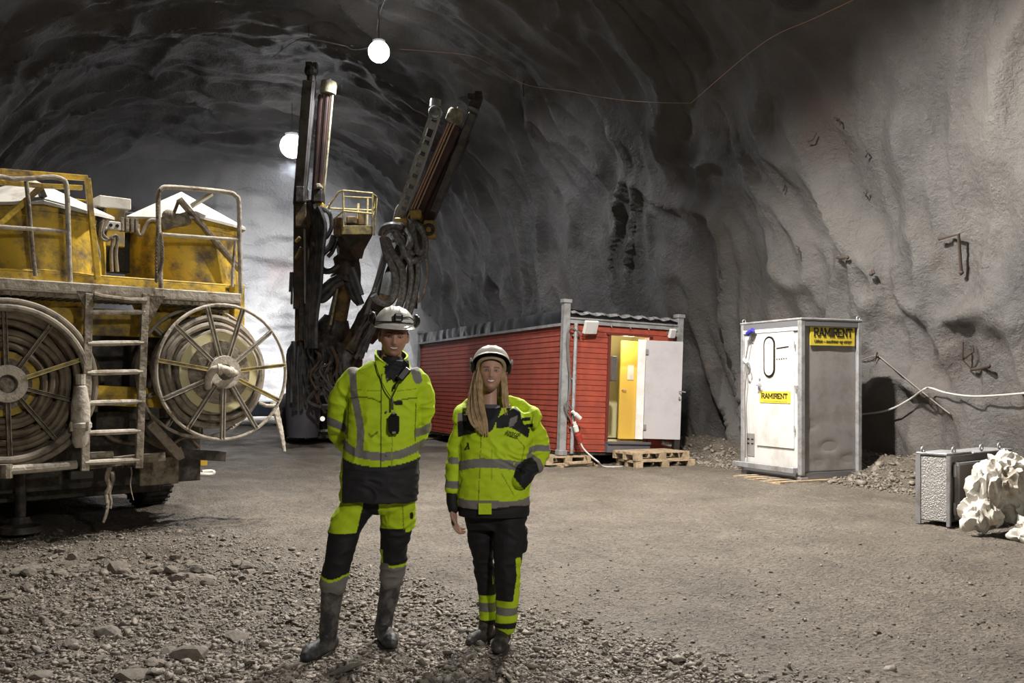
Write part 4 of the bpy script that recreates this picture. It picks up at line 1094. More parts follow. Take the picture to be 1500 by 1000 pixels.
# hand rails
def rail(name, pts, r, m='dustlight', b=-.02, sp=0, square=False, parent=truck, cap=True):
    P = [V(x, y, b) for x, y in pts]
    mb = MB()
    if square:
        for A, B in zip(P, P[1:]): mb.bar(A, B, r*2, r*2, Vector((0, 1, 0)))
        return mb.build(name, M[m], parent, smooth=False, bevel=.003)
    mb.tube(spline(P, sp) if sp else P, r, 10); return mb.build(name, M[m], parent)
rail('guard_rail', [(-60, 246), (0, 251), (128, 261), (143, 410)], .026, 'yellow', .26, square=True)
rail('guard_rail', [(-60, 262), (60, 272), (120, 275)], .022, 'yellow', .20, square=True)
rail('guard_rail', [(-60, 262), (-10, 258), (20, 262), (50, 261), (75, 259), (92, 263), (97, 272), (99, 300), (101, 370), (103, 420)], .024, sp=4)
rail('guard_rail', [(-60, 328), (0, 332), (100, 339)], .020)
rail('guard_rail', [(38, 262), (42, 300), (48, 370), (52, 404)], .020, 'dusty', .1)
rail('hoop_rail', [(236, 424), (234, 380), (232, 320), (232, 287), (236, 277), (246, 274), (290, 277), (335, 282), (345, 287), (350, 298), (351, 360), (353, 430)], .025, sp=4)
rail('hoop_rail', [(236, 343), (290, 347), (348, 351)], .019)
rail('hoop_rail', [(345, 352), (341, 395), (340, 420)], .017)
# chains
for pts in ([(231, 340), (229, 370), (229, 400), (229, 412)], [(236, 342), (238, 365), (237, 388), (230, 405)], [(235, 278), (231, 295), (231, 320), (231, 340)]):
    P = spline([V(x, y, -.06) for x, y in pts], 12); mb = MB()
    for i in range(0, len(P)-1):
        t = (P[i+1]-P[i]); 
        mb.ring((P[i]+P[i+1])/2, (1, 0, 0) if i % 2 else (0, 1, 0), .015, .0045, 8, 5)
    mb.build('chain', M['dusty'], truck)
# ladder
lad = [(V(130, 430, -.05), V(124, 690, -.28)), (V(213, 430, -.05), V(203, 686, -.28))]
mb = MB(); 
L0a, L0b = lad[0]; L1a, L1b = lad[1]
for a, b in lad:
    mb = MB(); mb.bar(a, b, .075, .04, Vector((0, 1, 0))); mb.build('ladder_rail', M['dusty'], truck, smooth=False, bevel=.006)
for py in (458, 504, 547, 591, 634, 676):
    t = (py-430)/258; A = L0a.lerp(L0b, t); B = L1a.lerp(L1b, t)
    mb = MB(); mb.tube([A, A.lerp(B, .3), A.lerp(B, .7), B], [.024, .028, .026, .024], 8); mb.build('ladder_rung', M['dustlight'], truck)
mb = MB(); mb.prism([(L0a.x-.12, zp-.02), (L0a.x+.03, zp-.02), (L0a.x+.02, zp-.30)], -.06, -.04); mb.prism([(L1a.x-.03, zp-.02), (L1a.x+.20, zp-.02), (L1a.x+.02, zp-.34)], -.06, -.04); mb.tube([V(138, 432, -.08), V(150, 435, -.1), V(190, 440, -.1), V(214, 440, -.08)], .03, 8); mb.build('gusset', M['dusty'], truck, smooth=False)
# hose reels
def reel(c, R, rin, nsp, front, back, hrad, hoser, coils, name='hose_reel', fmat='lid', hm='hose', phase=0.1, disc='cream', rimr=.018, spokem='dustlight'):
    x0, z0 = c
    g = MB(); g.lathe((x0, 0, z0), [(0, front+.1), (rin*.8, front+.1), (rin*.8, back), (0, back)], 32, (0, 1, 0)); o = g.build('reel_drum', M['dusty'], truck)
    for b_, nm in ((front, 'front'), (back, 'back')):
        mb = MB(); mb.ring((x0, b_, z0), (0, 1, 0), R, rimr, 72, 8); mb.build('reel_rim', M[spokem], o)
        for k in range(nsp):
            a = phase+2*PI*k/nsp; d = Vector((math.cos(a), 0, math.sin(a))); p = Vector((-math.sin(a), 0, math.cos(a)))
            mb = MB()
            for sgn in (-1, 1): mb.bar(Vector((x0, b_, z0))+d*(.15)+p*.016*sgn, Vector((x0, b_, z0))+d*(R-.005)+p*.016*sgn, .008, .045, Vector((0, 1, 0)))
            mb.bar(Vector((x0, b_+.014, z0))+d*(.15), Vector((x0, b_+.014, z0))+d*(R-.005), .034, .008, Vector((0, 1, 0)))
            mb.build('spoke', M[spokem if (k % 5) else 'yellow_rail'], o, smooth=False)
    mb = MB(); mb.lathe((x0, front+.115, z0), [(0.06, 0), (rin*1.02, 0), (rin*1.02, .012), (.06, .012)], 40, (0, 1, 0)); mb.build('reel_disc', M[disc], o, smooth=False)
    mb = MB(); mb.lathe((x0, front-.02, z0), [(.085, -.02), (.17, -.02), (.175, 0), (.175, .06), (.085, .06), (.085, -.02)], 40, (0, 1, 0)); mb.build('reel_hub', M['dustlight'], o)
    for (rr, bb, n_) in coils:
        for k in range(n_):
            R_ = rr+.004*math.sin(k*3.1+rr*40)
            b_ = bb+(hoser*2.02)*k
            if b_ > back-hoser: break
            mb = MB(); pts = []
            for q in range(56):
                a = 2*PI*q/56; w_ = .014*math.sin(a*2+rr*30+k*1.7)+.008*math.sin(a*5+k*2)
                pts.append((x0+(R_+w_)*math.cos(a), b_+.01*math.sin(a*3+k), z0+(R_+w_)*math.sin(a)))
            mb.tube(pts, hoser, 8, closed=True); mb.build('hose_turn', M[hm], o)
    return o
f1 = V(328, 545, -.28)
reel((f1.x, f1.z), .705, .42, 11, -.28, .28, .1, .034, [(.43, -.12, 6), (.50, -.08, 5), (.565, -.03, 4)], phase=.12, disc='cream', hm='hose')
# swivel pipe on the right reel
c = Vector((f1.x, -.30, f1.z))
mb = MB(); mb.tube(spline([c+Vector((.10, -.02, -.01)), c+Vector((.02, -.12, 0)), c+Vector((-.08, -.15, .03)), c+Vector((-.17, -.12, .02)), c+Vector((-.19, -.04, -.06)), c+Vector((-.16, .04, -.16))], 6), .040, 12)
mb.cyl(c+Vector((-.02, -.125, .01)), c+Vector((.02, -.12, .0)), .055, 12); mb.cyl(c+Vector((-.14, -.14, .03)), c+Vector((-.10, -.15, .03)), .055, 12); mb.build('swivel_pipe', M['dustlight'], truck)
f2 = V(10, 562, -.10)
reel((f2.x, f2.z), .77, .30, 10, -.10, .30, .1, .030, [(.34, -.05, 2), (.41, -.05, 2), (.48, -.05, 3), (.55, -.05, 4), (.62, -.06, 5), (.685, -.07, 5), (.735, -.07, 3)], phase=.35, disc='yellow', hm='hosedark', spokem='dusty')
mb = MB(); mb.ring((f2.x, -.13, f2.z), (0, 1, 0), .70, .035, 64, 10); mb.ring((f2.x+.01, -.10, f2.z), (0, 1, 0), .765, .03, 64, 10); mb.build('outer_hose', M['hose'], truck)
# air filter cylinder beside the ladder
c = V(118, 600, -.22)
mb = MB(); mb.lathe(c, [(0, .30), (.02, .30), (.03, .24), (.055, .22), (.075, .10), (.085, .05), (.085, -.12), (.10, -.13), (.10, -.17), (.075, -.18), (.075, -.30), (.05, -.36), (0, -.36)], 24); mb.cyl(c+Vector((0, 0, .24)), c+Vector((0, 0, .34)), .045, 10)
for a in range(4): mb.cyl(c+Vector((.10*math.cos(a*PI/2+.4), .10*math.sin(a*PI/2+.4), -.2)), c+Vector((.10*math.cos(a*PI/2+.4), .10*math.sin(a*PI/2+.4), -.11)), .014, 6)
mb.build('air_filter', M['dustlight'], truck)
# lower bars, braces, body
rail('bumper_bar', [(8, 689), (60, 685), (112, 680)], .042, 'dustlight', -.2)
rail('bumper_bar', [(8, 680), (8, 700)], .06, 'dusty', -.2)
rail('cross_bar', [(128, 680), (200, 672), (240, 668)], .045, 'dusty', -.08, square=True)
rail('cross_bar', [(130, 667), (165, 665)], .032, 'dustlight', -.12)
rail('brace_bar', [(218, 620), (262, 668)], .05, 'dusty', .1, square=True)
rail('lower_beam', [(262, 664), (328, 668)], .055, 'dark', .2, square=True)
rail('lower_beam', [(258, 656), (264, 672)], .05, 'dusty', .1)
for py, m_ in ((575, 'yellow'), (588, 'yellow')):
    rail('cross_member', [(120, py-4), (205, py), (262, py+4)], .055, m_, .42, square=True)
vbox('tool_box', 'dark', V(140, 636, .45), V(190, 602, .45)+Vector((0, .3, 0)))
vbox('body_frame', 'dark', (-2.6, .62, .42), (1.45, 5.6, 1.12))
vbox('under_shade_panel', 'dark', (-2.6, .9, .30), (1.1, 1.0, .5))  # dark panel added to stand in for the black shade under the truck
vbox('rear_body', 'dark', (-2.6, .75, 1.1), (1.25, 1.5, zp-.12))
vbox('side_column', 'yellow', (1.70, .30, 1.60), (1.83, .44, zp+.20))
vbox('side_panel', 'yellow', (1.60, .6, 1.5), (1.70, 1.6, zp+.1))
vbox('tank_cradle', 'yellow', (-.35, .45, zp-.42), (1.05, .52, zp-.14))
vbox('tank_cradle', 'yellow', (-2.1, .45, zp-.42), (-.75, .52, zp-.14))
vbox('hydraulic_block', 'dusty', V(243, 612, .3), V(300, 585, .3)+Vector((0, .2, 0)))
q = V(330, 430, .5); vbox('yellow_bracket', 'yellow_clean', q+Vector((-.28, 0, -.30)), q+Vector((-.02, .1, .0)))
vbox('drop_box', 'dusty', V(205, 712, .5), V(262, 668, .5)+Vector((0, .5, 0)))
vbox('yellow_step', 'yellow_clean', V(293, 683, .9), V(304, 670, .9)+Vector((0, .1, 0)))
mb = MB(); mb.tube(spline([V(278, 697, .7), V(285, 694, .7), V(308, 695, .7), V(313, 692, .7), (V(309, 690, .72)), V(296, 691, .72)], 4), .022, 8); mb.build('tow_handle', M['lid'], truck)
def truck_wheel(x_, y_, r=.52, w_=.36):
    mb = MB(); prof = [(r*.55, -w_/2), (r*.9, -w_/2), (r, -w_/2+.05), (r, w_/2-.05), (r*.9, w_/2), (r*.55, w_/2)]
    mb.lathe((x_, y_, r), prof+[prof[0]], 40, (1, 0, 0))
    for k in range(36):
        a = 2*PI*k/36; mb.box((x_, y_+(r+.005)*math.cos(a), r+(r+.005)*math.sin(a)), (w_*.86, .035, .03), Matrix.Rotation(a+PI/2, 3, 'X'))
    t = mb.build('wheel', M['rubber'], truck)
    mb = MB(); mb.lathe((x_, y_, r), [(0, -.06), (r*.2, -.08), (r*.25, -.02), (r*.52, 0), (r*.58, w_*.45), (r*.58, -w_*.45), (r*.55, -w_*.46)], 32, (1, 0, 0)); mb.build('rim', M['dusty'], t)
for x_, y_ in ((1.42, 2.2), (-1.9, 2.2), (1.42, 4.9), (-1.9, 4.9)): truck_wheel(x_, y_)
vbox('cab', 'yellow', (-2.4, 4.6, 1.1), (1.3, 6.6, 2.6), bevel=.05)
# outrigger foot and pads under the rear
q = V(30, 712, .5); mb = MB(); mb.lathe((q.x, .5, 0), [(0, .20), (.08, .20), (.10, .14), (.19, .11), (.20, .05), (0, .05)], 28); mb.cyl((q.x, .5, .15), (q.x, .5, .9), .05, 12); mb.build('outrigger_foot', M['dark'], truck)
vbox('axle_guard', 'tan', V(65, 715, .7), V(95, 685, .7)+Vector((0, .3, 0)))
vbox('mud_plate', 'steeldk', V(103, 703, .5), V(137, 688, .5)+Vector((0, .3, 0)))
# rags and straps hanging below
def rag(name, pix, b, r, m, jitter=.01):
    P = spline([V(x, y, b) for x, y in pix], 6); mb = MB()
    rr = [max(.006, r*(1-.5*i/len(P))*(1+.35*noise.noise(Vector((i*.7, r*50, 1))))) for i in range(len(P))]
    mb.tube([p+Vector((noise.noise(p*9)*jitter, noise.noise(p*8+Vector((3, 0, 0)))*jitter, 0)) for p in P], [(a, a*.5) for a in rr], 8); return mb.build(name, M[m], truck)
rag('hanging_rag', [(160, 684), (157, 700), (161, 712), (155, 724), (158, 740), (155, 755), (151, 765)], -.1, .042, 'dusty')
rag('hanging_rag', [(164, 690), (165, 705), (160, 722), (163, 735), (162, 745)], -.08, .030, 'dusty')
rag('hanging_strap', [(192, 684), (192, 705), (193, 722), (196, 732)], -.1, .012, 'hose')
for k in range(5):
    q = V(170+9*k, 681, -.06); mb = MB(); mb.ring(q, (1, 0, 0), .02, .006, 10, 5); mb.build('chain_link', M['dusty'], truck)
# loose hoses and clutter seen in the dark underframe
for i, pts in enumerate(([(120, 455), (140, 470), (170, 462), (200, 470), (240, 460)], [(70, 440), (85, 452), (95, 470), (115, 490)], [(215, 520), (225, 560), (218, 600), (235, 640)], [(135, 520), (150, 560), (140, 600), (160, 640), (200, 650)], [(210, 640), (240, 655), (270, 640), (290, 655)], [(230, 455), (250, 480), (245, 520), (262, 560)])):
    mb = MB(); mb.tube(spline([V(x, y, .5) for x, y in pts], 6), .022, 8); mb.build('hose', M['hosedark'], truck)
# ------------------------------------------------------------------ drill rig
RY = 22.6
rig = thing('drilling_rig', 'three-boom tunnel drilling rig with feed masts raised towards the vault', 'drill rig', tuple(Vector((at(480, 560, 24).x, 24.0, 0))), 0)
def rtube(name, pix, Y, r, m, sp=0, seg=10, parent=rig, dY=None):
    Ys = Y if isinstance(Y, (list, tuple)) else [Y]*len(pix)
    P = [at(x, y, yy) for (x, y), yy in zip(pix, Ys)]
    n = len(P)
    if sp:
        P = spline(P, sp)
        if isinstance(r, (list, tuple)): r = lerpn(r, sp)
    mb = MB(); mb.tube(P, r, seg); return mb.build(name, M[m], parent, world=True)
def _world_parent(o, parent): return o
def rbar(name, a, b, Y, w_, h_, m, parent=rig, bev=.02):
    Ya, Yb = Y if isinstance(Y, (list, tuple)) else (Y, Y)
    mb = MB(); mb.bar(at(*a, Ya), at(*b, Yb), w_, h_, Vector((0, 1, 0))); return mb.build(name, M[m], parent, smooth=False, world=True, bevel=bev)
def rbox(name, px0, py0, px1, py1, Y, depth, m, parent=rig, bev=.03):
    a, b = at(px0, py0, Y), at(px1, py1, Y); mb = MB(); mb.span((a.x, Y, a.z), (b.x, Y+depth, b.z)); return mb.build(name, M[m], parent, smooth=False, world=True, bevel=bev)
# link(world=True) uses only the direct parent's matrix; sub-parts share the rig's frame, so keep that in mind
def sub(o, parent):
    """make o (already in the rig's frame) a sub-part of a part with identity transform"""
    o.parent = parent; return o
# carrier
car = rbox('chassis', 418, 575, 560, 640, 23.6, 5.0, 'rigbody', bev=.06)
rbox('front_plate', 426, 580, 462, 628, 23.2, .4, 'rigbody')
rbox('front_plate', 470, 600, 556, 640, 23.1, .4, 'dark')
mb = MB(); mb.bar(at(440, 601, 23.0), at(466, 601, 23.0), .03, .03); mb.bar(at(447, 640, 23.0), at(447, 615, 23), .03, .05); mb.build('trim_strip', M['steel'], rig, smooth=False, world=True)
rbox('front_blade', 458, 632, 558, 643, 22.6, .5, 'dark')
mb = MB(); 
for x0, x1 in ((460, 468), (470, 482), (484, 496), (500, 512)): mb.bar(at(x0, 631, 22.5), at(x1, 630, 22.5), .05, .06)
mb.build('blade_edge', M['steel'], rig, smooth=False, world=True)
for px, py in ((432, 593), (432, 603), (473, 613), (486, 614)):
    c = at(px, py, 23.0); mb = MB(); mb.cyl(c+Vector((0, .1, 0)), c+Vector((0, -.05, 0)), .075, 14); mb.build('lamp_housing', M['black'], rig, world=True)
    mb = MB(); mb.ball(c+Vector((0, -.05, 0)), .062, (1, .4, 1), 12); mb.build('headlight', M['headlight'], rig, world=True)
rbox('frame_beam', 462, 592, 500, 600, 23.0, .3, 'steel')
for px in (424, 538):
    a = at(px, 640, 24.2); r = .62; mb = MB(); mb.lathe((a.x, 24.6, r), [(r*.5, -.25), (r*.9, -.27), (r, -.2), (r, .2), (r*.9, .27), (r*.5, .25), (r*.5, -.25)], 36, (1, 0, 0)); o = mb.build('wheel', M['rubber'], rig, world=True)
    mb = MB(); mb.lathe((a.x, 24.6, r), [(0, -.1), (.2, -.12), (.3, 0), (.33, .2), (.33, -.2)], 24, (1, 0, 0)); mb.build('rim', M['rigbody'], rig, world=True)
for x0, x1 in ((424, 436), (448, 456)):
    rbox('support_jack', x0, 612, x1, 645, 22.9, .3, 'rigbody'); 
rbox('jack_pad', 418, 640, 440, 646, 22.8, .6, 'dark')
rbox('canopy', 440, 480, 478, 485, 25.5, 2.0, 'rigbody'); rbox('canopy_post', 441, 485, 444, 575, 25.6, .15, 'rigbody')
rbox('rear_module', 458, 545, 560, 590, 24.6, 3.0, 'rigbody'); rbox('operator_seat', 455, 520, 470, 560, 25.0, .5, 'dusty')
# left boom
Yb = 22.4
rtube('boom_base', [(444, 640), (444, 600), (442, 560), (440, 520), (440, 503)], Yb, [.36, .42, .38, .34, .22], 'rigbody', 3, 14)
rtube('boom_arm', [(440, 520), (440, 460), (441, 400)], Yb-.1, .13, 'tan', 0, 14)
rbar('boom_side', (431, 590), (433, 500), Yb-.3, .10, .5, 'rigbody')
rbar('cradle_beam', (443, 452), (444, 292), (Yb-.2, Yb-.6), .34, .5, 'brown')
rbox('cradle_head', 431, 296, 449, 332, Yb-.9, .4, 'tan')
rbar('cradle_slab', (461, 440), (456, 330), Yb-.3, .30, .4, 'dark')
rbar('cradle_edge', (447, 445), (446, 335), Yb-.9, .05, .06, 'steel')
rbar('clamp', (433, 380), (442, 362), Yb-.95, .05, .25, 'tan'); rbar('clamp', (433, 355), (440, 347), Yb-.95, .05, .2, 'yellow_clean')
rbar('cradle_foot', (446, 500), (448, 436), Yb-.3, .24, .4, 'dark')
for k, x in enumerate((424.5, 427)): rbar('guide_rod', (x, 428+k*36/2), (x+1.5, 398), Yb-.5, .05, .05, 'rigbody')
rbar('feed_mast', (438, 300), (453, 118), (Yb-.6, Yb-1.4), .24, .26, 'feedgrey')
rbar('feed_mast_edge', (446, 298), (461, 118), (Yb-.6, Yb-1.4), .05, .2, 'feedgrey')
rbox('mast_collar', 432, 272, 446, 296, Yb-1.0, .45, 'dark')
mb = MB(); c = at(456, 104, Yb-1.4); mb.ball(c, .16, (1.0, .9, 1.0), 12); mb.box(c+Vector((-.04, 0, .12)), (.14, .2, .12)); mb.box(c+Vector((.10, 0, .1)), (.08, .2, .14)); mb.cyl(c+Vector((0, 0, -.3)), c, .10, 10); mb.build('mast_tip', M['dark'], rig, smooth=False, world=True)
def cap(px, py, px2, py2, Y, r):
    a, b = at(px, py, Y), at(px2, py2, Y); mb = MB(); mb.cyl(a, b, r, 20); mb.cyl(b, b.lerp(a, -.15), r*.9, 20)
    for k in range(5): mb.ball(b+Vector((r*.5*math.cos(k*1.3), -.0, r*.3*math.sin(k*1.3)+.03)), .03, (1, 1, 1), 6)
    return mb.build('mast_cap', M['cap'], rig, world=True)
cap(480, 137, 482, 122, Yb-1.2, .185)
for dx, m_ in ((-9, 'feed'), (-5, 'rod'), (-1, 'feed'), (4, 'rod'), (7, 'cap')):
    rtube('drill_rod', [(467+dx*.8, 300), (480+dx, 138)], (Yb-.6, Yb-1.2), .032 if m_ != 'feed' else .06, m_)
rbar('feed_mast', (463, 300), (474, 140), (Yb-.4, Yb-.9), .22, .2, 'feed')
rbox('rod_gripper', 458, 276, 472, 296, Yb-.95, .35, 'dark'); rbox('rod_gripper', 460, 296, 474, 308, Yb-.9, .35, 'yellow_clean'); rbox('rod_gripper', 462, 268, 470, 275, Yb-1.0, .3, 'cap')
# basket and its boom
Yk = 22.0
bk = rbox('basket_floor', 500, 330, 546, 343, Yk-.9, .06, 'yellow_rail', bev=.01)
mb = MB(); fa, fb = at(500, 344, Yk-.9), at(546, 344, Yk-.9); ra, rb = at(488, 340, Yk+.3), at(541, 336, Yk+.3)
la, lb = at(489, 370, Yk+.2), at(520, 384, Yk+.1)
v = [mb.bm.verts.new(p) for p in (fa, fb, rb, ra, at(496, 378, Yk-.3), at(524, 384, Yk-.5), at(528, 376, Yk+.2), at(494, 372, Yk+.2))]
for q in ((0, 1, 2, 3), (4, 5, 6, 7), (0, 1, 5, 4), (1, 2, 6, 5), (2, 3, 7, 6), (3, 0, 4, 7)): mb.bm.faces.new([v[i] for i in q])
mb.build('basket_underside', M['brown'], rig, smooth=False, world=True)
rbox('basket_side', 488, 318, 501, 345, Yk-.85, 1.1, 'tan')
def brail(pix, Ys, r=.022, m='yellow_rail'):
    rtube('basket_rail', pix, Ys, r, m, 0, 8)
yf, yr = Yk-.9, Yk+.3
brail([(503, 332), (503, 279)], yf); brail([(545, 332), (546, 284)], yf); brail([(503, 279), (546, 283)], yf); brail([(503, 309), (546, 313)], yf)
brail([(503, 279), (497, 281), (483, 300), (478, 305)], [yf, yf+.1, yr, yr]); brail([(484, 340), (482, 298)], yr, .02); brail([(546, 284), (551, 288), (549, 305), (546, 315)], [yf, yr, yr, yf])
brail([(538, 330), (539, 290)], yr); brail([(482, 305), (546, 308)], yr); brail([(503, 288), (546, 290), (551, 289)], [yf+.2, yf+.2, yr], .016); brail([(488, 322), (503, 309)], [yr, yf]); brail([(524, 330), (525, 298)], yr, .03)
brail([(548, 345), (552, 290)], yr, .02)
rbox('basket_console', 507, 316, 522, 328, Yk-.3, .4, 'tan'); rbox('basket_console', 524, 308, 533, 330, Yk-.2, .3, 'tan')
rbar('basket_bracket', (526, 378), (530, 362), Yk-.1, .12, .2, 'brown')
rtube('lift_joint', [(502, 372), (508, 385), (509, 400), (506, 412)], Yk, [.26, .30, .32, .38], 'brown', 3, 12)
rtube('lift_boom', [(506, 408), (500, 440), (492, 478)], [Yk+.1, Yk+.3, Yk+.6], [.24, .22, .24], 'tan', 0, 8)
rbar('lift_boom_edge', (497, 412), (486, 475), (Yk-.1, Yk+.3), .05, .08, 'tan')
rtube('lift_knuckle', [(493, 465), (488, 482), (480, 505), (474, 532)], Yk+.6, [.30, .42, .36, .22], 'dark', 3, 12)
rtube('lift_knuckle', [(493, 490), (500, 530), (492, 560)], Yk+.9, [.28, .34, .30], 'dark', 3, 12)
for pts, r, m_ in (([(489, 345), (484, 360), (472, 372), (468, 385), (474, 396), (486, 396), (497, 388)], .075, 'righose'),
                ([(493, 352), (487, 368), (480, 376)], .05, 'righose'),
                ([(502, 404), (488, 412), (474, 424), (463, 434)], .11, 'righose'), ([(504, 412), (492, 418), (482, 430), (472, 438), (464, 434)], .10, 'righose'),
                ([(512, 402), (518, 420), (524, 436), (528, 446)], .10, 'righose'), ([(510, 414), (514, 428), (520, 438), (526, 444)], .08, 'righose'),
                ([(516, 392), (523, 410), (530, 432)], .06, 'steeldk'), ([(496, 412), (489, 450), (484, 476)], .03, 'cap')):
    rtube('boom_hose', pts, Yk-.25, r, m_, 5, 8)
# right boom
Yr = 21.6
rbar('boom_arm', (506, 520), (560, 425), (Yr+.8, Yr), .36, .4, 'brown')
rbar('boom_arm', (514, 512), (549, 455), (Yr+.5, Yr-.1), .22, .25, 'tan')
rbar('boom_arm', (556, 452), (598, 350), (Yr, Yr-.8), .34, .4, 'dark')
rtube('slide_rail', [(548, 428), (562, 372), (566, 352)], Yr-.4, .05, 'steel'); rtube('slide_rail', [(551, 430), (566, 374), (570, 352)], Yr-.4, .05, 'steeldk'); rbar('slide_rail', (536, 462), (570, 356), (Yr-.2, Yr-.7), .10, .10, 'steeldk')
rtube('boom_cylinder', [(566, 432), (572, 408), (574, 398)], Yr-.6, [.16, .18, .12], 'feedlight', 3, 16)
rtube('boom_cylinder', [(562, 446), (566, 430)], Yr-.6, .15, 'tan', 0, 14)
rtube('boom_knuckle', [(530, 495), (545, 470), (556, 450)], Yr+.2, [.3, .38, .3], 'dark', 3, 12)
rtube('boom_knuckle', [(500, 560), (506, 530), (515, 508)], Yr+.8, [.45, .42, .3], 'dark', 3, 12)
for x in (596, 603, 608): rtube('drill_tube', [(x, 452), (x+3, 400), (x+8, 345)], [Yr-.4, Yr-.5, Yr-.7], .05 if x != 603 else .03, 'brown' if x != 603 else 'rod', 3)
rbar('cradle_beam', (602, 430), (612, 330), (Yr-.3, Yr-.8), .26, .3, 'brown')
# light perforated feed beam
A, B = at(587, 318, Yr-.8), at(637, 172, Yr-1.6)
t_ = (B-A).normalized(); x_ = t_.cross(Vector((0, 1, 0))).normalized(); y_ = Vector((0, 1, 0)); wd, dp = .23, .18
if x_.x < 0: x_ = -x_
fb_ = MB()
fb_.bar(A-x_*wd*.42, B-x_*wd*.42, .05, dp, Vector((0, 1, 0)))
fb_.bar(A+x_*wd*.42, B+x_*wd*.42, .035, dp, Vector((0, 1, 0)))
n_ = 9
for k in range(n_+1):
    p = A.lerp(B, k/n_); q = A.lerp(B, min(1, (k+.62)/n_)); fb_.bar(p, q, wd*.84, .03, Vector((0, 1, 0))) if k < 6 or k % 2 == 0 else fb_.bar(p, A.lerp(B, min(1, (k+.3)/n_)), wd*.84, .03, Vector((0, 1, 0)))
fb_.build('feed_beam', M['feedlight'], rig, smooth=False, world=True)
c = at(637, 165, Yr-1.6)
mb = MB(); mb.box(c+Vector((0, 0, .02)), (.26, .2, .2)); mb.cyl(c+Vector((0, 0, .1)), c+Vector((.02, 0, .28)), .12, 14); mb.ring(c+Vector((0.02, -.1, -.03)), (0, 1, .3), .13, .025, 20, 6); mb.build('beam_head', M['feedlight'], rig, smooth=False, world=True)
rtube('guide_tube', [(573, 345), (580, 308), (588, 298), (596, 292)], Yr-.9, .025, 'steel', 4)
# dark red feed with rods
rbar('feed_mast', (606, 322), (667, 185), (Yr-.6, Yr-1.5), .30, .28, 'feed')
for dx in (-7, -3, 2): rtube('drill_rod', [(604+dx, 318), (664+dx, 180)], (Yr-.85, Yr-1.7), .03, 'rod')
rbar('feed_mast', (622, 328), (677, 200), (Yr-.4, Yr-1.2), .34, .24, 'feed')
cap(664, 178, 669, 164, Yr-1.5, .185)
rbar('feed_mast', (636, 310), (694, 165), (Yr-.7, Yr-1.5), .18, .2, 'feedgrey')
mb = MB(); c = at(697, 150, Yr-1.5); mb.box(c, (.22, .22, .3), Matrix.Rotation(.35, 3, 'Y')); mb.box(c+Vector((.06, 0, .17)), (.16, .2, .10)); mb.box(c+Vector((-.12, 0, .1)), (.10, .2, .14)); mb.build('mast_tip', M['dark'], rig, smooth=False, world=True)
rbox('rod_gripper', 577, 318, 596, 340, Yr-1.0, .4, 'yellow_clean'); rbox('rod_gripper', 600, 306, 617, 320, Yr-1.0, .4, 'yellow_clean'); rbox('rod_gripper', 620, 322, 638, 348, Yr-1.0, .35, 'yellow_clean')
mb = MB(); mb.ring(at(628, 336, Yr-1.05), (0, 1, 0), .10, .04, 20, 8); mb.ring(at(586, 334, Yr-1.05), (0, 1, 0), .09, .04, 20, 8); mb.build('gripper_ring', M['dark'], rig, world=True)
# looped hydraulic hoses
loops = [([(559, 345), (562, 334), (575, 330), (590, 334), (600, 346), (601, 358), (594, 362), (584, 352), (578, 340)], .085),
         ([(560, 350), (566, 340), (578, 338), (590, 348), (592, 358)], .05),
         ([(562, 346), (570, 336), (580, 346), (576, 353), (566, 348)], .035),
         ([(561, 348), (566, 370), (574, 388), (579, 402), (580, 420), (576, 436), (566, 444), (553, 440), (547, 432)], .085),
         ([(566, 350), (574, 370), (584, 384), (590, 400), (590, 430), (584, 450)], .085),
         ([(577, 338), (586, 352), (592, 372), (598, 376), (606, 368)], .07),
         ([(603, 340), (607, 328), (616, 334), (622, 348), (622, 365), (614, 370), (609, 358)], .075),
         ([(606, 336), (608, 350), (612, 366), (616, 376)], .055),
         ([(609, 330), (618, 340), (625, 356), (620, 378), (608, 384)], .05),
         ([(598, 362), (600, 376), (606, 382), (616, 378), (622, 372)], .07),
         ([(586, 380), (592, 374), (600, 384), (603, 410), (598, 440), (592, 462)], .06),
         ([(612, 384), (612, 410), (606, 440), (600, 460)], .06),
         ([(624, 380), (626, 400), (620, 430), (612, 442)], .035),
         ([(590, 396), (588, 420), (584, 442), (582, 458)], .04)]
for i, (pts, r) in enumerate(loops):
    rtube('hydraulic_hose', pts, [Yr-1.0-.06*(k % 3) for k in range(len(pts))], r, 'hosegrey' if i not in (12, 13) else 'hose', 6, 8)
# hoses over the left boom
random.seed(3)
for i in range(9):
    x = 452+i*1.8
    rtube('boom_hose', [(x, 300+random.uniform(-4, 8)), (x+random.uniform(2, 10), 330), (x+random.uniform(0, 8), 370), (x-2+random.uniform(-3, 5), 420), (x-6+random.uniform(-3, 3), 470), (x-4, 510)], Yb-.8-.04*i, random.uniform(.03, .06), 'righose', 5, 7)
rtube('boom_hose', [(470, 305), (482, 312), (486, 330), (480, 345), (474, 350)], Yb-.9, .05, 'righose', 5, 7)
rtube('boom_hose', [(462, 310), (474, 325), (472, 350), (466, 362), (458, 355)], Yb-.9, .05, 'steeldk', 5, 7)
for i in range(22):
    x, y = random.uniform(456, 500), random.uniform(500, 545)
    rtube('boom_hose', [(x, y), (x+random.uniform(-10, 12), y+random.uniform(8, 22)), (x+random.uniform(-16, 10), y+random.uniform(30, 45)), (x+random.uniform(-8, 16), y+random.uniform(50, 70))], Yk-.1-random.random()*.5, random.uniform(.025, .05), 'righose' if i % 4 else 'brown', 5, 6)
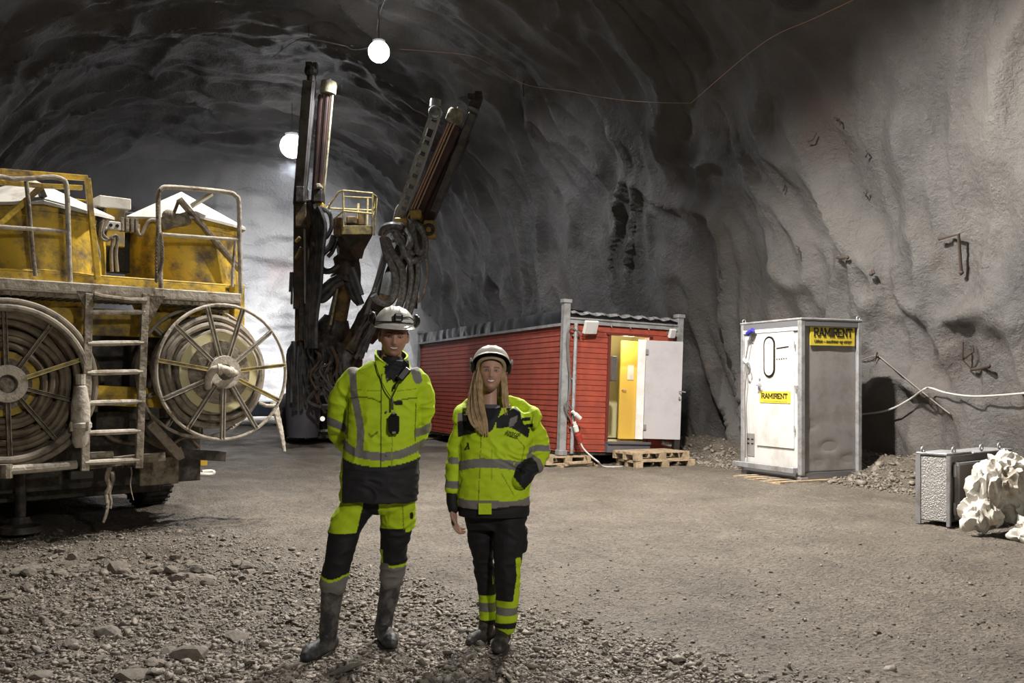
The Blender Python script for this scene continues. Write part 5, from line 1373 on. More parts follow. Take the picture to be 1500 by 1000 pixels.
for i in range(12):
    x, y = random.uniform(425, 455), random.uniform(490, 510)
    rtube('boom_hose', [(x, y), (x+random.uniform(-3, 3), y+30), (x+random.uniform(-4, 6), y+60), (x+random.uniform(-4, 8), y+95)], Yb-.55, random.uniform(.02, .04), 'righose', 5, 6)
for i in range(10):
    x = random.uniform(530, 560); y = random.uniform(455, 480)
    rtube('boom_hose', [(x, y), (x-12+random.uniform(-6, 6), y+22), (x-24+random.uniform(-5, 5), y+48)], Yr-.3, random.uniform(.03, .05), 'righose', 5, 6)
# far vehicle
cv = at(388, 620, 32.0)
car_ = thing('low_trailer', 'low dark trailer standing far off between the hose reel and drill rig', 'trailer', (cv.x, 32.0, 0), .35)
mb = MB(); mb.prism([(-1.0, .35), (1.0, .35), (1.0, .75), (.9, .85), (-.9, .85), (-1.0, .75)], 0, 3.4); mb.build('body', M['carbody'], car_, smooth=False, bevel=.04)
for x_ in (-.85, .85):
    mb = MB(); mb.box((x_, -.02, .6), (.12, .04, .08)); mb.build('tail_lamp', M['redplug'], car_, smooth=False)
    mb = MB(); mb.cyl((x_-.1, 1.8, .30), (x_+.1, 1.8, .30), .30, 24); mb.build('wheel', M['rubber'], car_)
# ragged tarpaulin strip hanging at the rig's left
mb = MB(); P = spline([at(402, 588, 10.3), at(405, 605, 10.3), at(410, 625, 10.3), at(414, 645, 10.3), at(416, 661, 10.3)], 6)
mb.tube(P, [(.05*(1-.6*i/len(P))+.012*noise.noise(Vector((i*.6, 0, 0))), .02) for i in range(len(P))], 8); o = mb.build('hanging_rag', M['dustlight'], truck, world=True)
mb = MB(); mb.tube([at(380, 590, 10.25), at(390, 594, 10.25), at(406, 595, 10.25)], .02, 8); mb.build('reel_arm', M['dustlight'], truck, world=True)
# ------------------------------------------------------------------ people
YP = 5.27; KP = F/YP
LIME = np.array([0.58, 0.79, 0.014]); BLK = np.array([0.010, 0.010, 0.012]); GRY = np.array([0.235, 0.215, 0.195]); DKG = np.array([0.022, 0.022, 0.025])
def W(px, py, dy=0.0): return at(px, py, YP+dy)
def fpx(co):
    """flat garment coordinates (across, down) of vertices, in the units the patterns are drawn in"""
    return CX+co[:, 0]*KP, HY-(co[:, 2]-EYE)*KP
def inpoly(x, y, poly):
    r = np.zeros(len(x), bool); n = len(poly)
    for i in range(n):
        x1, y1 = poly[i]; x2, y2 = poly[(i+1) % n]
        c = ((y1 > y) != (y2 > y)) & (x < (x2-x1)*(y-y1)/((y2-y1) if y2 != y1 else 1e-9)+x1)
        r ^= c
    return r
def band(x, y, pts, half):
    """within half of a polyline"""
    best = np.full(len(x), 1e9)
    for (x1, y1), (x2, y2) in zip(pts, pts[1:]):
        dx, dy = x2-x1, y2-y1; t = np.clip(((x-x1)*dx+(y-y1)*dy)/(dx*dx+dy*dy), 0, 1)
        best = np.minimum(best, np.hypot(x-x1-t*dx, y-y1-t*dy))
    return best < half
def wrinkle(me, amp, seed, zones=()):
    co = vcoords(me).copy(); nn = vnormals(me).copy()
    for i in range(len(co)):
        p = Vector(co[i].tolist()); a = amp
        for (c, r, k) in zones:
            d = (p-c).length
            if d < r: a += k*(1-d/r)
        q = Vector((p.x*8+seed, p.y*8, p.z*13)); w_ = noise.noise(q*.5)*1.4
        f = abs(noise.noise(Vector((q.x+w_, q.y, q.z+w_))))*1.5-.35
        g = noise.noise(Vector((q.x*2.3, q.y*2.3+w_, q.z*2.3)))
        co[i] += nn[i]*(a*(-f)+a*.35*g)
    setcoords(me, co)
def finish(me, name, m, parent, colors=None):
    if colors is not None: setcolors(me, colors)
    me.materials.clear(); me.materials.append(m); me.name = name
    return link(name, me, parent, True, True, 180)
def ring_rows(rows, Y=YP):
    out = []
    for py, xl, xr, ry, *cy in rows:
        a, b = at(xl, py, Y), at(xr, py, Y); out.append(((a.x+b.x)/2, Y+(cy[0] if cy else 0), a.z, (b.x-a.x)/2, ry))
    return out

def head_local():
    """head surface points about the eye-level centre: x across, -y the face, z up"""
    pts = []; faces = []; nu, nv = 84, 60
    def pos(d):
        dx, dy, dz = d
        z = .118*dz; x = .073*dx; y = .098*dy
        if dz < 0:
            k = -dz; x *= 1-.26*k**2.2; 
            if dy > 0: y *= 1-.38*k
        if dy < 0: y = -.093*abs(dy)**.82
        if dy < 0:
            g = lambda a, b: math.exp(-a*a-b*b)
            f = abs(dy)
            y -= .010*g(x/.026, (z+.100)/.018)
            s = max(0.0, min(1.0, (.020-z)/.050)) if z > -.036 else max(0.0, 1-(-.036-z)/.010)
            wdt = .0085+.007*max(0, min(1, (.0-z)/.036))
            y -= .024*s*math.exp(-(x/wdt)**2)*f
            y += .013*g((abs(x)-.031)/.015, (z-.001)/.011)
            y -= .005*g(x/.05, (z-.021)/.008)
            y -= .006*g((abs(x)-.040)/.018, (z+.030)/.018)
            y -= .005*g(x/.030, (z+.057)/.014)
            y += .004*g(x/.030, (z+.060)/.004)
            y += .004*g(x/.03, (z+.079)/.006)
        return Vector((x, y, z))
    bm_v = [pos((0, 0, 1))]
    for j in range(1, nv):
        t = PI*j/nv
        for i in range(nu):
            a = 2*PI*i/nu; bm_v.append(pos((math.sin(t)*math.cos(a), math.sin(t)*math.sin(a), math.cos(t))))
    bm_v.append(pos((0, 0, -1)))
    fc = []
    for i in range(nu): fc.append((0, 1+i, 1+(i+1) % nu))
    for j in range(nv-2):
        for i in range(nu):
            a = 1+j*nu+i; b = 1+j*nu+(i+1) % nu; fc.append((a, a+nu, b+nu, b))
    L_ = len(bm_v)-1
    for i in range(nu): fc.append((L_, 1+(nv-2)*nu+(i+1) % nu, 1+(nv-2)*nu+i))
    return bm_v, fc
HV, HFc = head_local()
def face_y(x, z):
    best = 0
    for v in HV:
        if v.y < 0 and abs(v.x-x) < .004 and abs(v.z-z) < .004: best = min(best, v.y)
    return best if best else -.08
def add_head(mb, HM):
    vs = [mb.bm.verts.new(HM @ v) for v in HV]
    for f in HFc: mb.bm.faces.new([vs[i] for i in f])
    for s in (-1, 1):
        mb.ball(HM @ Vector((s*.077, .012, -.008)), 1.0, (.010, .017, .031), 14, HM.to_3x3().normalized())
        mb.ball(HM @ Vector((s*.073, .006, -.026)), 1.0, (.008, .012, .014), 10, HM.to_3x3().normalized())
def add_hand(mb, w_, d, side, pn, curl=.6, L=1.0, thumb_in=.5):
    """palm and five fingers; d along the hand, side towards the thumb, pn out of the palm"""
    d, side, pn = d.normalized(), side.normalized(), pn.normalized()
    k = w_+d*.088*L
    mb.limb([w_-d*.02, w_+d*.03*L, k-d*.006], [(.028*L, .019*L), (.038*L, .017*L), (.040*L, .013*L)], 14, 3, ref=pn)
    for i, (off, ln, c) in enumerate(((.030, .96, .8), (.010, 1.06, .95), (-.010, 1.0, 1.05), (-.029, .80, 1.2))):
        p = k+side*off*L-d*.006; dd = d.copy(); P = [p-d*.012]; a = 0
        P.append(p+dd*.004)
        for seg in (.043, .027, .021):
            a += curl*c; dd = (d*math.cos(a)+pn*math.sin(a)); p = p+dd*seg*ln*L; P.append(p.copy())
        mb.limb(P, [.0090*L, .0090*L, .0084*L, .0078*L, .0070*L], 10, 3, ref=side)
    p = w_+side*.026*L+d*.018*L; t = (side*.75+d*.65+pn*.25).normalized(); P = [p, p+t*.030*L]
    t2 = (side*(.35-.5*thumb_in)+d*.85+pn*(.2+.6*thumb_in)).normalized(); P.append(P[-1]+t2*.030*L); P.append(P[-1]+(t2+pn*.3*thumb_in).normalized()*.024*L)
    mb.limb(P, [.014*L, .0115*L, .010*L, .0085*L], 10, 3, ref=pn)
def head_colors(me, HM, skin, lip, brow, hairline=None):
    co = vcoords(me); inv = np.array(HM.inverted()); P = co @ inv[:3, :3].T+inv[:3, 3]
    c = np.tile(np.array(skin), (len(co), 1)).astype(np.float32)
    x, y, z = P[:, 0], P[:, 1], P[:, 2]; near = (np.abs(x) < .1) & (np.abs(z) < .14) & (y < -.02)
    cheek = np.exp(-(((np.abs(x)-.042)/.02)**2+((z+.028)/.02)**2))*near
    c = c*(1-cheek[:, None]*.35)+np.array([.52, .20, .14])*cheek[:, None]*.35
    lz = -.060+.30*np.abs(x)**1.0*np.abs(x)/.03
    m1 = near & (np.abs(x) < .028) & (np.abs(z-lz) < .0095*(1-(x/.031)**2)+.002)
    c[m1] = lip
    bz = .0215-.10*(np.abs(np.abs(x)-.030)); m2 = near & (np.abs(np.abs(x)-.031) < .018) & (np.abs(z-bz) < .0035)
    c[m2] = brow
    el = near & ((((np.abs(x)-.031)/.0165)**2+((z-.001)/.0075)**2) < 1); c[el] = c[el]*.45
    if hairline is not None:
        h = (np.abs(x) < .1) & (np.abs(z) < .14) & ((z > .058) | ((y > -.03) & (z > -.005) & (np.abs(x) < .0775)) | ((y > .03) & (z > -.05)))
        c[h] = hairline
    return c
def face_bits(HM, body, smile=.026, th=.0045, teeth_z=-.059):
    for s in (-1, 1):
        mb = MB(); c = Vector((s*.031, -.0715, .001)); mb.ball(HM @ c, .0120, (1, 1, .50), 16)
        e = mb.build('eye', M['eyewhite'], body, world=True)
        mb = MB(); mb.ball(HM @ (c+Vector((0, -.0088, 0))), .0050, (1, .8, .95), 12); i = mb.build('iris', M['iris'], body, world=True)
        i.parent = e; i.matrix_parent_inverse = Matrix.Identity(4)
    mb = MB(); top, bot = [], []
    for k in range(-8, 9):
        x = smile*k/8; z0 = teeth_z+.30*x*x/.03; hgt = th*(1-(k/8.6)**2)+.0004
        y = face_y(x, -.060)-.0025
        top.append(HM @ Vector((x, y, z0+hgt*.6))); bot.append(HM @ Vector((x, y, z0-hgt)))
    n = len(top)
    T = [mb.bm.verts.new(p) for p in top]; B = [mb.bm.verts.new(p) for p in bot]
    bk = (HM.to_3x3() @ Vector((0, .006, 0)))
    T2 = [mb.bm.verts.new(p+bk) for p in top]; B2 = [mb.bm.verts.new(p+bk) for p in bot]
    for i in range(n-1):
        mb.bm.faces.new((T[i], T[i+1], B[i+1], B[i])); mb.bm.faces.new((T[i], T2[i], T2[i+1], T[i+1])); mb.bm.faces.new((B[i], B[i+1], B2[i+1], B2[i]))
    mb.build('teeth', M['teeth'], body, world=True)
def helmet(HM, body, rx=.112, ry=.138, rz=.112, zc=.030, tilt=0.0, peak=.045, lampon=True, label=None):
    """shell with peak and turned rim; HM maps head space to world"""
    T = HM @ Matrix.Translation((0, .008, zc)) @ Matrix.Rotation(tilt, 4, 'X')
    nu, nv = 72, 22; outer = []; inner = []
    for j in range(nv+1):
        v = j/nv; ro, ri = [], []
        for i in range(nu):
            a = 2*PI*i/nu; fx, fy = math.sin(a), -math.cos(a)
            if v <= .82:
                t = v/.82*PI/2; r = math.sin(t)**.92; z = rz*math.cos(t)**.95 if t < PI/2-1e-6 else 0; ext = 0
            else:
                r = 1; k = (v-.82)/.18; z = -.016*k; fr = max(0, math.cos(a))**2.2
                ext = k*(.008+peak*fr); z -= .010*k*fr
            x = rx*r*fx; y = ry*r*fy; n = Vector((fx, fy, 0))
            p = Vector((x, y, z))+n*ext
            # crown ridges
            if v < .8:
                rd = .0045*math.exp(-((abs(x)-.022)/.007)**2)+.003*math.exp(-((abs(x)-.058)/.006)**2)
                p.z += rd*(1-(v/.8)**3)
            ro.append(p); ri.append(p-n*.004*(1 if v > .1 else 0)-Vector((0, 0, .004*(1-v*.6))))
        outer.append(ro); inner.append(ri)
    mb = MB(); bm = mb.bm
    O_ = [[bm.verts.new(T @ p) for p in r] for r in outer]; I_ = [[bm.verts.new(T @ p) for p in r] for r in inner]
    for j in range(nv):
        for i in range(nu):
            f = bm.faces.new((O_[j][i], O_[j+1][i], O_[j+1][(i+1) % nu], O_[j][(i+1) % nu])); f.material_index = 0
            f = bm.faces.new((I_[j][i], I_[j][(i+1) % nu], I_[j+1][(i+1) % nu], I_[j+1][i])); f.material_index = 1
    for i in range(nu): bm.faces.new((O_[nv][i], I_[nv][i], I_[nv][(i+1) % nu], O_[nv][(i+1) % nu]))
    bmesh.ops.remove_doubles(bm, verts=bm.verts[:], dist=1e-6)
    me = bpy.data.meshes.new('helmet'); bm.to_mesh(me); bm.free(); me.materials.append(M['helmet']); me.materials.append(M['black'])
    h = link('helmet', me, body, True, True, 60)
    return h, T

def make_body(name, label, HM, neck, limbs, hands, skin, lip, brow, hairline=None):
    mb = MB(); add_head(mb, HM)
    mb.limb(neck[0], neck[1], 24, 4)
    mb.hloft(*limbs['torso'])
    for pts, rs in limbs['limbs']: mb.limb(pts, rs, 16, 4)
    for h in hands: add_hand(mb, *h)
    me = remesh(mb, .0031, 3, .5)
    c = head_colors(me, HM, skin, lip, brow, hairline)
    setcolors(me, c); me.materials.clear(); me.materials.append(M['skin']); me.name = name
    base = (HM.translation.x, YP, 0)
    me.transform(Matrix.Translation(Vector(base)).inverted())
    me.shade_smooth()
    o = bpy.data.objects.new(name, me); COL.objects.link(o); o.location = base; o.matrix_basis = Matrix.Translation(Vector(base))
    return tag(o, label, 'person')

# ============================ the man
HM = Matrix.Translation(W(577, 492.0, -.01)) @ Matrix.Rotation(math.radians(4), 4, 'Y') @ Matrix.Rotation(math.radians(6), 4, 'X') @ Matrix.Rotation(math.radians(10), 4, 'Z') @ Matrix.Scale(1.04, 4)
# limb centre lines
mArmL = [W(518, 556, .0), W(501, 582, .02), W(495, 614, .06), W(502, 642, .13), W(527, 660, .21), W(550, 668, .235)]
mArmR = [W(609, 556, .0), W(620, 582, .02), W(618, 612, .06), W(609, 640, .13), W(588, 660, .21), W(566, 668, .235)]
footL = Vector((W(480, 925, -.03).x, 5.235, 0)); footR = Vector((W(560, 915, .14).x, 5.42, 0))
mLegL = [W(530, 735, .0), W(509, 765, -.01), W(500, 800, -.04), W(494, 828, -.05), W(488, 856, -.045), W(481, 915, -.03)]
mLegR = [W(583, 735, .02), W(581, 765, .05), W(578, 800, .07), W(576, 828, .10), W(573, 850, .12), W(562, 905, .14)]
dn = Vector((0, .02, -1))
man = make_body('person', 'tall man in yellow high-visibility jacket and white helmet, hands behind his back', HM,
    ([W(575, 500, .03), W(573, 520, .03), W(572, 545, .03)], [.058, .058, .075]),
    {'torso': (ring_rows([(728, 515, 598, .07), (700, 515, 600, .10), (640, 520, 600, .095), (580, 518, 606, .10), (552, 528, 600, .085), (538, 550, 592, .06)]), 30, 3),
     'limbs': [(mArmL, [.048, .046, .042, .038, .030, .026]), (mArmR, [.048, .046, .042, .038, .030, .026]), (mLegL, [.07, .07, .058, .052, .048, .040]), (mLegR, [.07, .07, .058, .052, .048, .040])]},
    [(W(551, 668, .24), Vector((.9, .1, -.35)), Vector((0, -.2, 1)), Vector((0, .9, -.2)), .45), (W(566, 669, .27), Vector((-.8, .15, -.35)), Vector((0, -.2, 1)), Vector((0, .9, -.2)), .5)],
    (.50, .27, .185), (.40, .14, .12), (.10, .055, .035), (.07, .045, .03))
face_bits(HM, man, .025, .0050)
# jacket
mb = MB()
mb.hloft(ring_rows([(733, 498, 611, .150), (700, 499, 613, .152), (670, 502, 615, .150), (640, 506, 615, .145), (605, 509, 615, .140), (575, 508, 618, .135), (555, 512, 615, .120), (542, 522, 606, .100), (534, 536, 600, .082), (528, 545, 598, .074)]), 48, 4)
mb.limb(mArmL, [.070, .068, .064, .062, .054, .044], 22, 5); mb.limb(mArmR, [.070, .068, .062, .060, .054, .044], 22, 5)
me = remesh(mb, .006, 5)
wrinkle(me, .013, 1.3, [(mArmL[3], .16, .008), (mArmR[3], .16, .008), (mArmL[1], .12, .004), (mArmR[1], .12, .004), (W(556, 650, -.1), .2, .002)])
co = vcoords(me); x, y = fpx(co); Yd = co[:, 1]; c = np.tile(LIME, (len(co), 1))
torso = (x > 505) & (x < 618)
# dark lower part
edge = 668+12*np.clip(1-((x-560)/58)**2, 0, 1)
c[(y > edge) & torso & (Yd < YP+.17)] = DKG; c[(y > edge) & (Yd >= YP+.17) & (y > 690)] = DKG
armL = (x < 514) & (y < 668); armR = (x > 612) & (y < 668)
hb = band(x, y, [(500, 642), (508, 650), (520, 658), (540, 663), (565, 666), (590, 663), (606, 657), (620, 650)], 6)
c[hb & ~((x < 505) & (y < 645))] = GRY
c[band(x, y, [(518, 532), (520, 548), (522, 570), (526, 590), (531, 612), (534, 632), (532, 662)], 5.5) & (Yd < YP+.02)] = GRY
c[band(x, y, [(518, 528), (519, 545)], 7) & (Yd > YP-.06)] = GRY*1.5  # tape on the shoulder top painted paler for the rim light from behind
c[band(x, y, [(607, 536), (614, 556)], 6)] = GRY
c[band(x, y, [(476, 615), (492, 621), (510, 630)], 6) & (x < 512)] = GRY
c[band(x, y, [(608, 634), (620, 631), (636, 622)], 6) & (x > 609)] = GRY
thin = lambda pts, h, col, front=True: c.__setitem__(band(x, y, pts, h) & ((Yd < YP) if front else True), col)
thin([(563, 548), (563, 600), (563, 660), (563, 733)], .8, BLK*1.5)
thin([(517, 583), (530, 581), (548, 582), (562, 588)], .8, LIME*.12); thin([(580, 588), (595, 584), (612, 582)], .8, LIME*.12)
thin([(517, 570), (562, 572)], .5, LIME*.5); thin([(580, 573), (612, 569)], .5, LIME*.5)
thin([(579, 566), (579, 680)], .5, LIME*.45)
thin([(584, 589.5), (591, 589.5)], 3.0, BLK)
thin([(546, 634), (550, 637), (558, 631)], 1.3, LIME*.35); thin([(530, 545), (545, 552)], .4, LIME*.7)
thin([(513, 584), (513, 650)], .7, LIME*.2); thin([(611, 590), (610, 645)], .6, LIME*.25)
thin([(510, 684), (560, 688)], .8, BLK); thin([(566, 688), (610, 682)], .8, BLK)
c[inpoly(x, y, [(566, 520), (600, 520), (599, 534), (588, 548), (571, 560), (567, 545)]) & (Yd < YP)] = BLK
jk = finish(me, 'jacket', M['cloth'], man, c)
for py in (534, 555, 603, 667):
    mb = MB(); p = W(566 if py > 560 else 567, py, -.150 if py > 560 else -.12); mb.ball(p, .0065, (1, .6, 1), 10); b_ = mb.build('snap_button', M['steeldk'], man, world=True)
for k in range(8):
    pass
text_mesh('hanslin', .028, mat('dull_print', (.16, .20, .03), .7), man, 'chest_print', Matrix.Translation(Vector(W(590, 573, -.146))-Vector(man.location)) @ Matrix.Rotation(PI/2, 4, 'X'), 0, .085) if False else None
# collar: stands round the neck, open in front
def collar(name, cx, cy, rx, ry, a0, a1, zb, zt, colr, lining, parent, lean=.02, th=.012):
    mb = MB(); n = 40; A, B, C, D = [], [], [], []
    for k in range(n+1):
        f = k/n; a = a0+(a1-a0)*f; s_, c_ = math.sin(a), -math.cos(a)
        zb_, zt_ = zb(f), zt(f)
        A.append((cx+s_*rx, cy+c_*ry, zb_)); B.append((cx+s_*(rx+lean), cy+c_*(ry+lean), zt_)); C.append((cx+s_*(rx+lean-th), cy+c_*(ry+lean-th), zt_)); D.append((cx+s_*(rx-th), cy+c_*(ry-th), zb_))
    R_ = [[mb.bm.verts.new(p) for p in q] for q in (A, B, C, D)]
    for k in range(n):
        for j, mi in ((0, 0), (1, 0), (2, 1), (3, 0)):
            f = mb.bm.faces.new((R_[j][k], R_[j][k+1], R_[(j+1) % 4][k+1], R_[(j+1) % 4][k])); f.material_index = mi
    for k in (0, n): mb.bm.faces.new([R_[j][k] for j in range(4)])
    bmesh.ops.subdivide_edges(mb.bm, edges=mb.bm.edges[:], cuts=1)
    return mb.build(name, [colr, lining], parent, world=True)
M['limecloth'] = mat('lime_cloth', tuple(LIME), .75, bump=.3, bscale=30); M['blackcloth'] = mat('black_cloth', (.010, .010, .012), .7)
cc = W(574, 535, .02)
def lerp(a, b, t): return a+(b-a)*t
collar('collar', cc.x, cc.y, .090, .095, math.radians(-8), math.radians(-215), lambda f: W(0, 556-22*min(1, f*2.2), 0).z, lambda f: W(0, lerp(533, 512, min(1, f*2.4)), 0).z, M['limecloth'], M['blackcloth'], man, .008)
collar('collar', cc.x, cc.y, .090, .095, math.radians(62), math.radians(150), lambda f: W(0, 545-14*f, 0).z, lambda f: W(0, 526-14*f, 0).z, M['limecloth'], M['blackcloth'], man, .004)
# folded-open flap with dark lining
mb = MB(); fl = [W(568, 548, -.112), W(578, 560, -.125), W(600, 547, -.105), W(599, 533, -.07), W(592, 527, -.05)]
v = [mb.bm.verts.new(p) for p in fl]; v2 = [mb.bm.verts.new(p+Vector((0, .012, 0))) for p in fl]
mb.bm.faces.new(v); mb.bm.faces.new(v2[::-1])
for k in range(5): mb.bm.faces.new((v[k], v2[k], v2[(k+1) % 5], v[(k+1) % 5]))
mb.build('collar_flap', M['blackcloth'], man, smooth=False, world=True)
mb = MB(); mb.hloft(ring_rows([(565, 562, 592, .04, -.07), (550, 560, 594, .065, -.03), (535, 558, 592, .066, 0.01), (522, 560, 588, .060, .02)]), 28, 3); mb.build('undershirt', M['blackcloth'], man, world=True)
# trousers
mb = MB()
mb.hloft(ring_rows([(752, 516, 598, .07, .02), (745, 506, 606, .10, .02), (735, 503, 607, .12, .02), (700, 506, 604, .13, .02), (680, 510, 600, .12, .02)]), 40, 3)
mb.limb(mLegL[:5], [.092, .092, .078, .074, .076], 24, 5); mb.limb(mLegR[:5], [.092, .092, .080, .076, .068], 24, 5)
# cargo pockets
mb.limb([W(604, 740, .05), W(604, 768, .06)], [(.018, .05), (.018, .05)], 12, 3); mb.limb([W(491, 756, .0), W(486, 777, .0)], [(.016, .05), (.020, .05)], 12, 3)
me = remesh(mb, .0055, 4); wrinkle(me, .011, 4.1, [(mLegL[2], .15, .006), (mLegR[2], .15, .006), (mLegL[4], .10, .006), (mLegR[4], .10, .006)])
co = vcoords(me); x, y = fpx(co); c = np.tile(BLK, (len(co), 1)); front = co[:, 1] < YP+.12
L_ = x < 548; R__ = ~L_
xl = 536-(y-735)*.26
c[L_ & (y < 778) & (x < xl)] = LIME
c[R__ & (y < 773) & (x > 558-(y-735)*.04)] = LIME; c[R__ & (y < 779) & (x > 594)] = LIME
c[band(x, y, [(592, 738), (592, 775)], .7) & R__] = LIME*.4; c[band(x, y, [(603, 752), (603, 758)], 2.2) & R__ & (co[:, 1] < YP+.1)] = BLK
cy_ = 836+6*np.clip(1-((x-490)/18)**2, 0, 1)
c[L_ & (y > cy_)] = LIME; c[L_ & (y > cy_+4)] = GRY
cy_ = 827+2*np.clip(1-((x-575)/18)**2, 0, 1)
c[R__ & (y > cy_) & (x > 566)] = LIME; c[R__ & (y > cy_+4)] = GRY; c[R__ & (y > 826) & (x < 568)] = GRY
c[R__ & (x < 560) & (y > 806) & (y < 826)] = LIME
finish(me, 'trousers', M['cloth'], man, c)
# boots
def boot(name, shaft, srad, foot, toe, m, parent, wd=.050, sole=True, hgt=.05):
    mb = MB(); g = gz(foot.x, foot.y)
    mb.limb(shaft, srad, 22, 4)
    d = (toe-foot); d.z = 0; L_ = d.length; d.normalize(); s_ = Vector((-d.y, d.x, 0))
    P = [foot-d*.045, foot+d*.02, foot+d*(L_*.5), foot+d*(L_*.82), foot+d*L_]
    Z = [hgt, hgt*1.15, hgt*1.0, hgt*.95, hgt*.8]; Wd = [wd*.8, wd*.82, wd*.95, wd*1.03, wd*.78]
    mb.limb([Vector((p.x, p.y, g+z)) for p, z in zip(P, Z)], [(a, z) for a, z in zip(Wd, [hgt*1.0, hgt*1.15, hgt*1.0, hgt*.95, hgt*.75])], 20, 4, ref=Vector((0, 0, 1)))
    me = remesh(mb, .005, 5); co = vcoords(me).copy(); co[:, 2] = np.maximum(co[:, 2], g+.012)
    nn = vnormals(me)
    for i in range(len(co)):
        p = Vector(co[i].tolist()); co[i] += nn[i]*(.002*noise.noise(p*22)+.003*noise.noise(Vector((p.x*5, p.y*5, p.z*16))))
    setcoords(me, co); me.materials.clear(); me.materials.append(m); b_ = link(name, me, parent, True, True, 50)
    mb = MB(); n = 36; out = []
    ring = []
    for k in range(n):
        a = 2*PI*k/n; t = math.cos(a); w_ = math.sin(a)
        q = foot+d*(L_*.47+(L_*.60)*t)+s_*(wd*1.08*w_*(1 if t > -.3 else .85)); ring.append((q.x, q.y))
    mb.prism(ring, g-.005, g+.022, 'xy'); so = mb.build('boot_sole', M['rubber'], parent, smooth=False, world=True); so.parent = b_
    return b_
boot('boot', [W(490, 838, -.045), W(486, 875, -.04), W(483, 905, -.035), W(480, 932, -.03)], [.068, .062, .054, .052], footL, footL+Vector((-.075, -.20, 0)), M['boot'], man, .052)
boot('boot', [W(574, 830, .12), W(571, 865, .13), W(565, 895, .14), W(561, 925, .14)], [.066, .060, .052, .050], footR, footR+Vector((.075, -.18, 0)), M['boot'], man, .052)
# hair, helmet, lamp, ear defenders
mb = MB(); mb.ball(HM @ Vector((0, .018, .020)), 1.0, (.079*1.03, .088*1.03, .100), 28); hr = mb.build('hair', M['hairbrown'], man, world=True)
hel, T = helmet(HM, man, .106, .132, .102, .060, math.radians(-4), .035)
def on(T, v): return T @ Vector(v)
mb = MB(); R_ = T.to_3x3().normalized(); mb.box(on(T, (.012, -.150, .038)), (.050, .030, .046), R_); mb.build('headlamp', M['black'], man, smooth=False, bevel=.008, world=True).parent = hel
hel.matrix_parent_inverse = Matrix.Identity(4)
for zz, hh in ((.052, .012), (.026, .010)):
    mb = MB(); mb.box(on(T, (.012, -.167, zz)), (.030, .006, hh), R_); o = mb.build('lamp_lens', M['steel'], man, smooth=False, bevel=.002, world=True); o.parent = hel
mb = MB(); mb.tube(spline([on(T, (.036, -.150, .040)), on(T, (.070, -.118, .045)), on(T, (.100, -.06, .03)), on(T, (.112, .0, .01))], 5), .004, 6); o = mb.build('lamp_cable', M['black'], man, world=True); o.parent = hel
mb = MB(); mb.tube(spline([on(T, (-.110, .02, .012)), on(T, (-.09, -.085, .012)), on(T, (-.04, -.132, .013)), on(T, (.0, -.141, .014)), on(T, (.04, -.132, .013)), on(T, (.09, -.085, .012)), on(T, (.11, .02, .012))], 5), .004, 6); o = mb.build('lamp_strap', M['black'], man, world=True)
o.parent = hel
for s in (-1, 1):
    mb = MB(); mb.ball(on(T, (s*.118, .035, .030)), 1.0, (.020, .036, .040), 16, R_); mb.ball(on(T, (s*.128, .035, .030)), 1.0, (.016, .028, .030), 12, R_); o = mb.build('ear_defender', M['black'], man, world=True); o.parent = hel
    mb = MB(); mb.tube(spline([on(T, (s*.104, .02, -.01)), on(T, (s*.122, .03, .0)), on(T, (s*.138, .035, .035)), on(T, (s*.125, .035, .062))], 5), .004, 6); o = mb.build('ear_defender_arm', M['steel'], man, world=True); o.parent = hel
# lanyard with a black tag, and the radio microphone clipped to the collar
ln = thing('lanyard', 'thin black lanyard round the man\'s neck with a black device on its end', 'lanyard', tuple(W(576, 620, -.17)))
for pts in ([(549, 520, -.06), (551, 535, -.10), (558, 556, -.135), (566, 572, -.155), (574, 583, -.16)], [(592, 545, -.115), (585, 560, -.14), (579, 573, -.155), (574, 583, -.16)]):
    mb = MB(); mb.tube(spline([W(*p) for p in pts], 5), [(.006, .002)]*((len(pts)-1)*5+1), 6, ref=Vector((0, 1, 0))); mb.build('strap', M['black'], ln, world=True)
mb = MB(); mb.tube([W(574, 582, -.16), W(575, 590, -.165), W(575, 600, -.168)], .006, 8); mb.build('strap', M['black'], ln, world=True)
mb = MB(); c_ = W(577, 621, -.168); mb.box(c_, (.060, .022, .092)); mb.box(c_+Vector((0, 0, .05)), (.034, .018, .02)); mb.box(c_+Vector((-.012, 0, -.05)), (.02, .02, .016)); mb.box(c_+Vector((.018, 0, -.048)), (.016, .02, .016)); dv = mb.build('device', M['black'], ln, smooth=False, bevel=.006, world=True)
mb = MB(); mb.box(c_+Vector((.002, -.004, -.046)), (.020, .018, .012)); mb.box(c_+Vector((0, 0, .058)), (.014, .014, .016)); mb.build('device_clip', M['steel'], ln, smooth=False, world=True)
rm = thing('radio_microphone', 'black radio microphone clipped to the man\'s open collar', 'radio', tuple(W(592, 548, -.13)))
mb = MB(); a, b = W(598, 540, -.12), W(585, 556, -.150); mb.bar(a, b, .040, .030, Vector((0, 1, 0))); mb.build('body', M['black'], rm, smooth=False, bevel=.006, world=True)
mb = MB(); mb.tube(spline([W(585, 556, -.15), W(580, 562, -.15), W(577, 570, -.15)], 4), .005, 6); mb.build('cord', M['black'], rm, world=True)

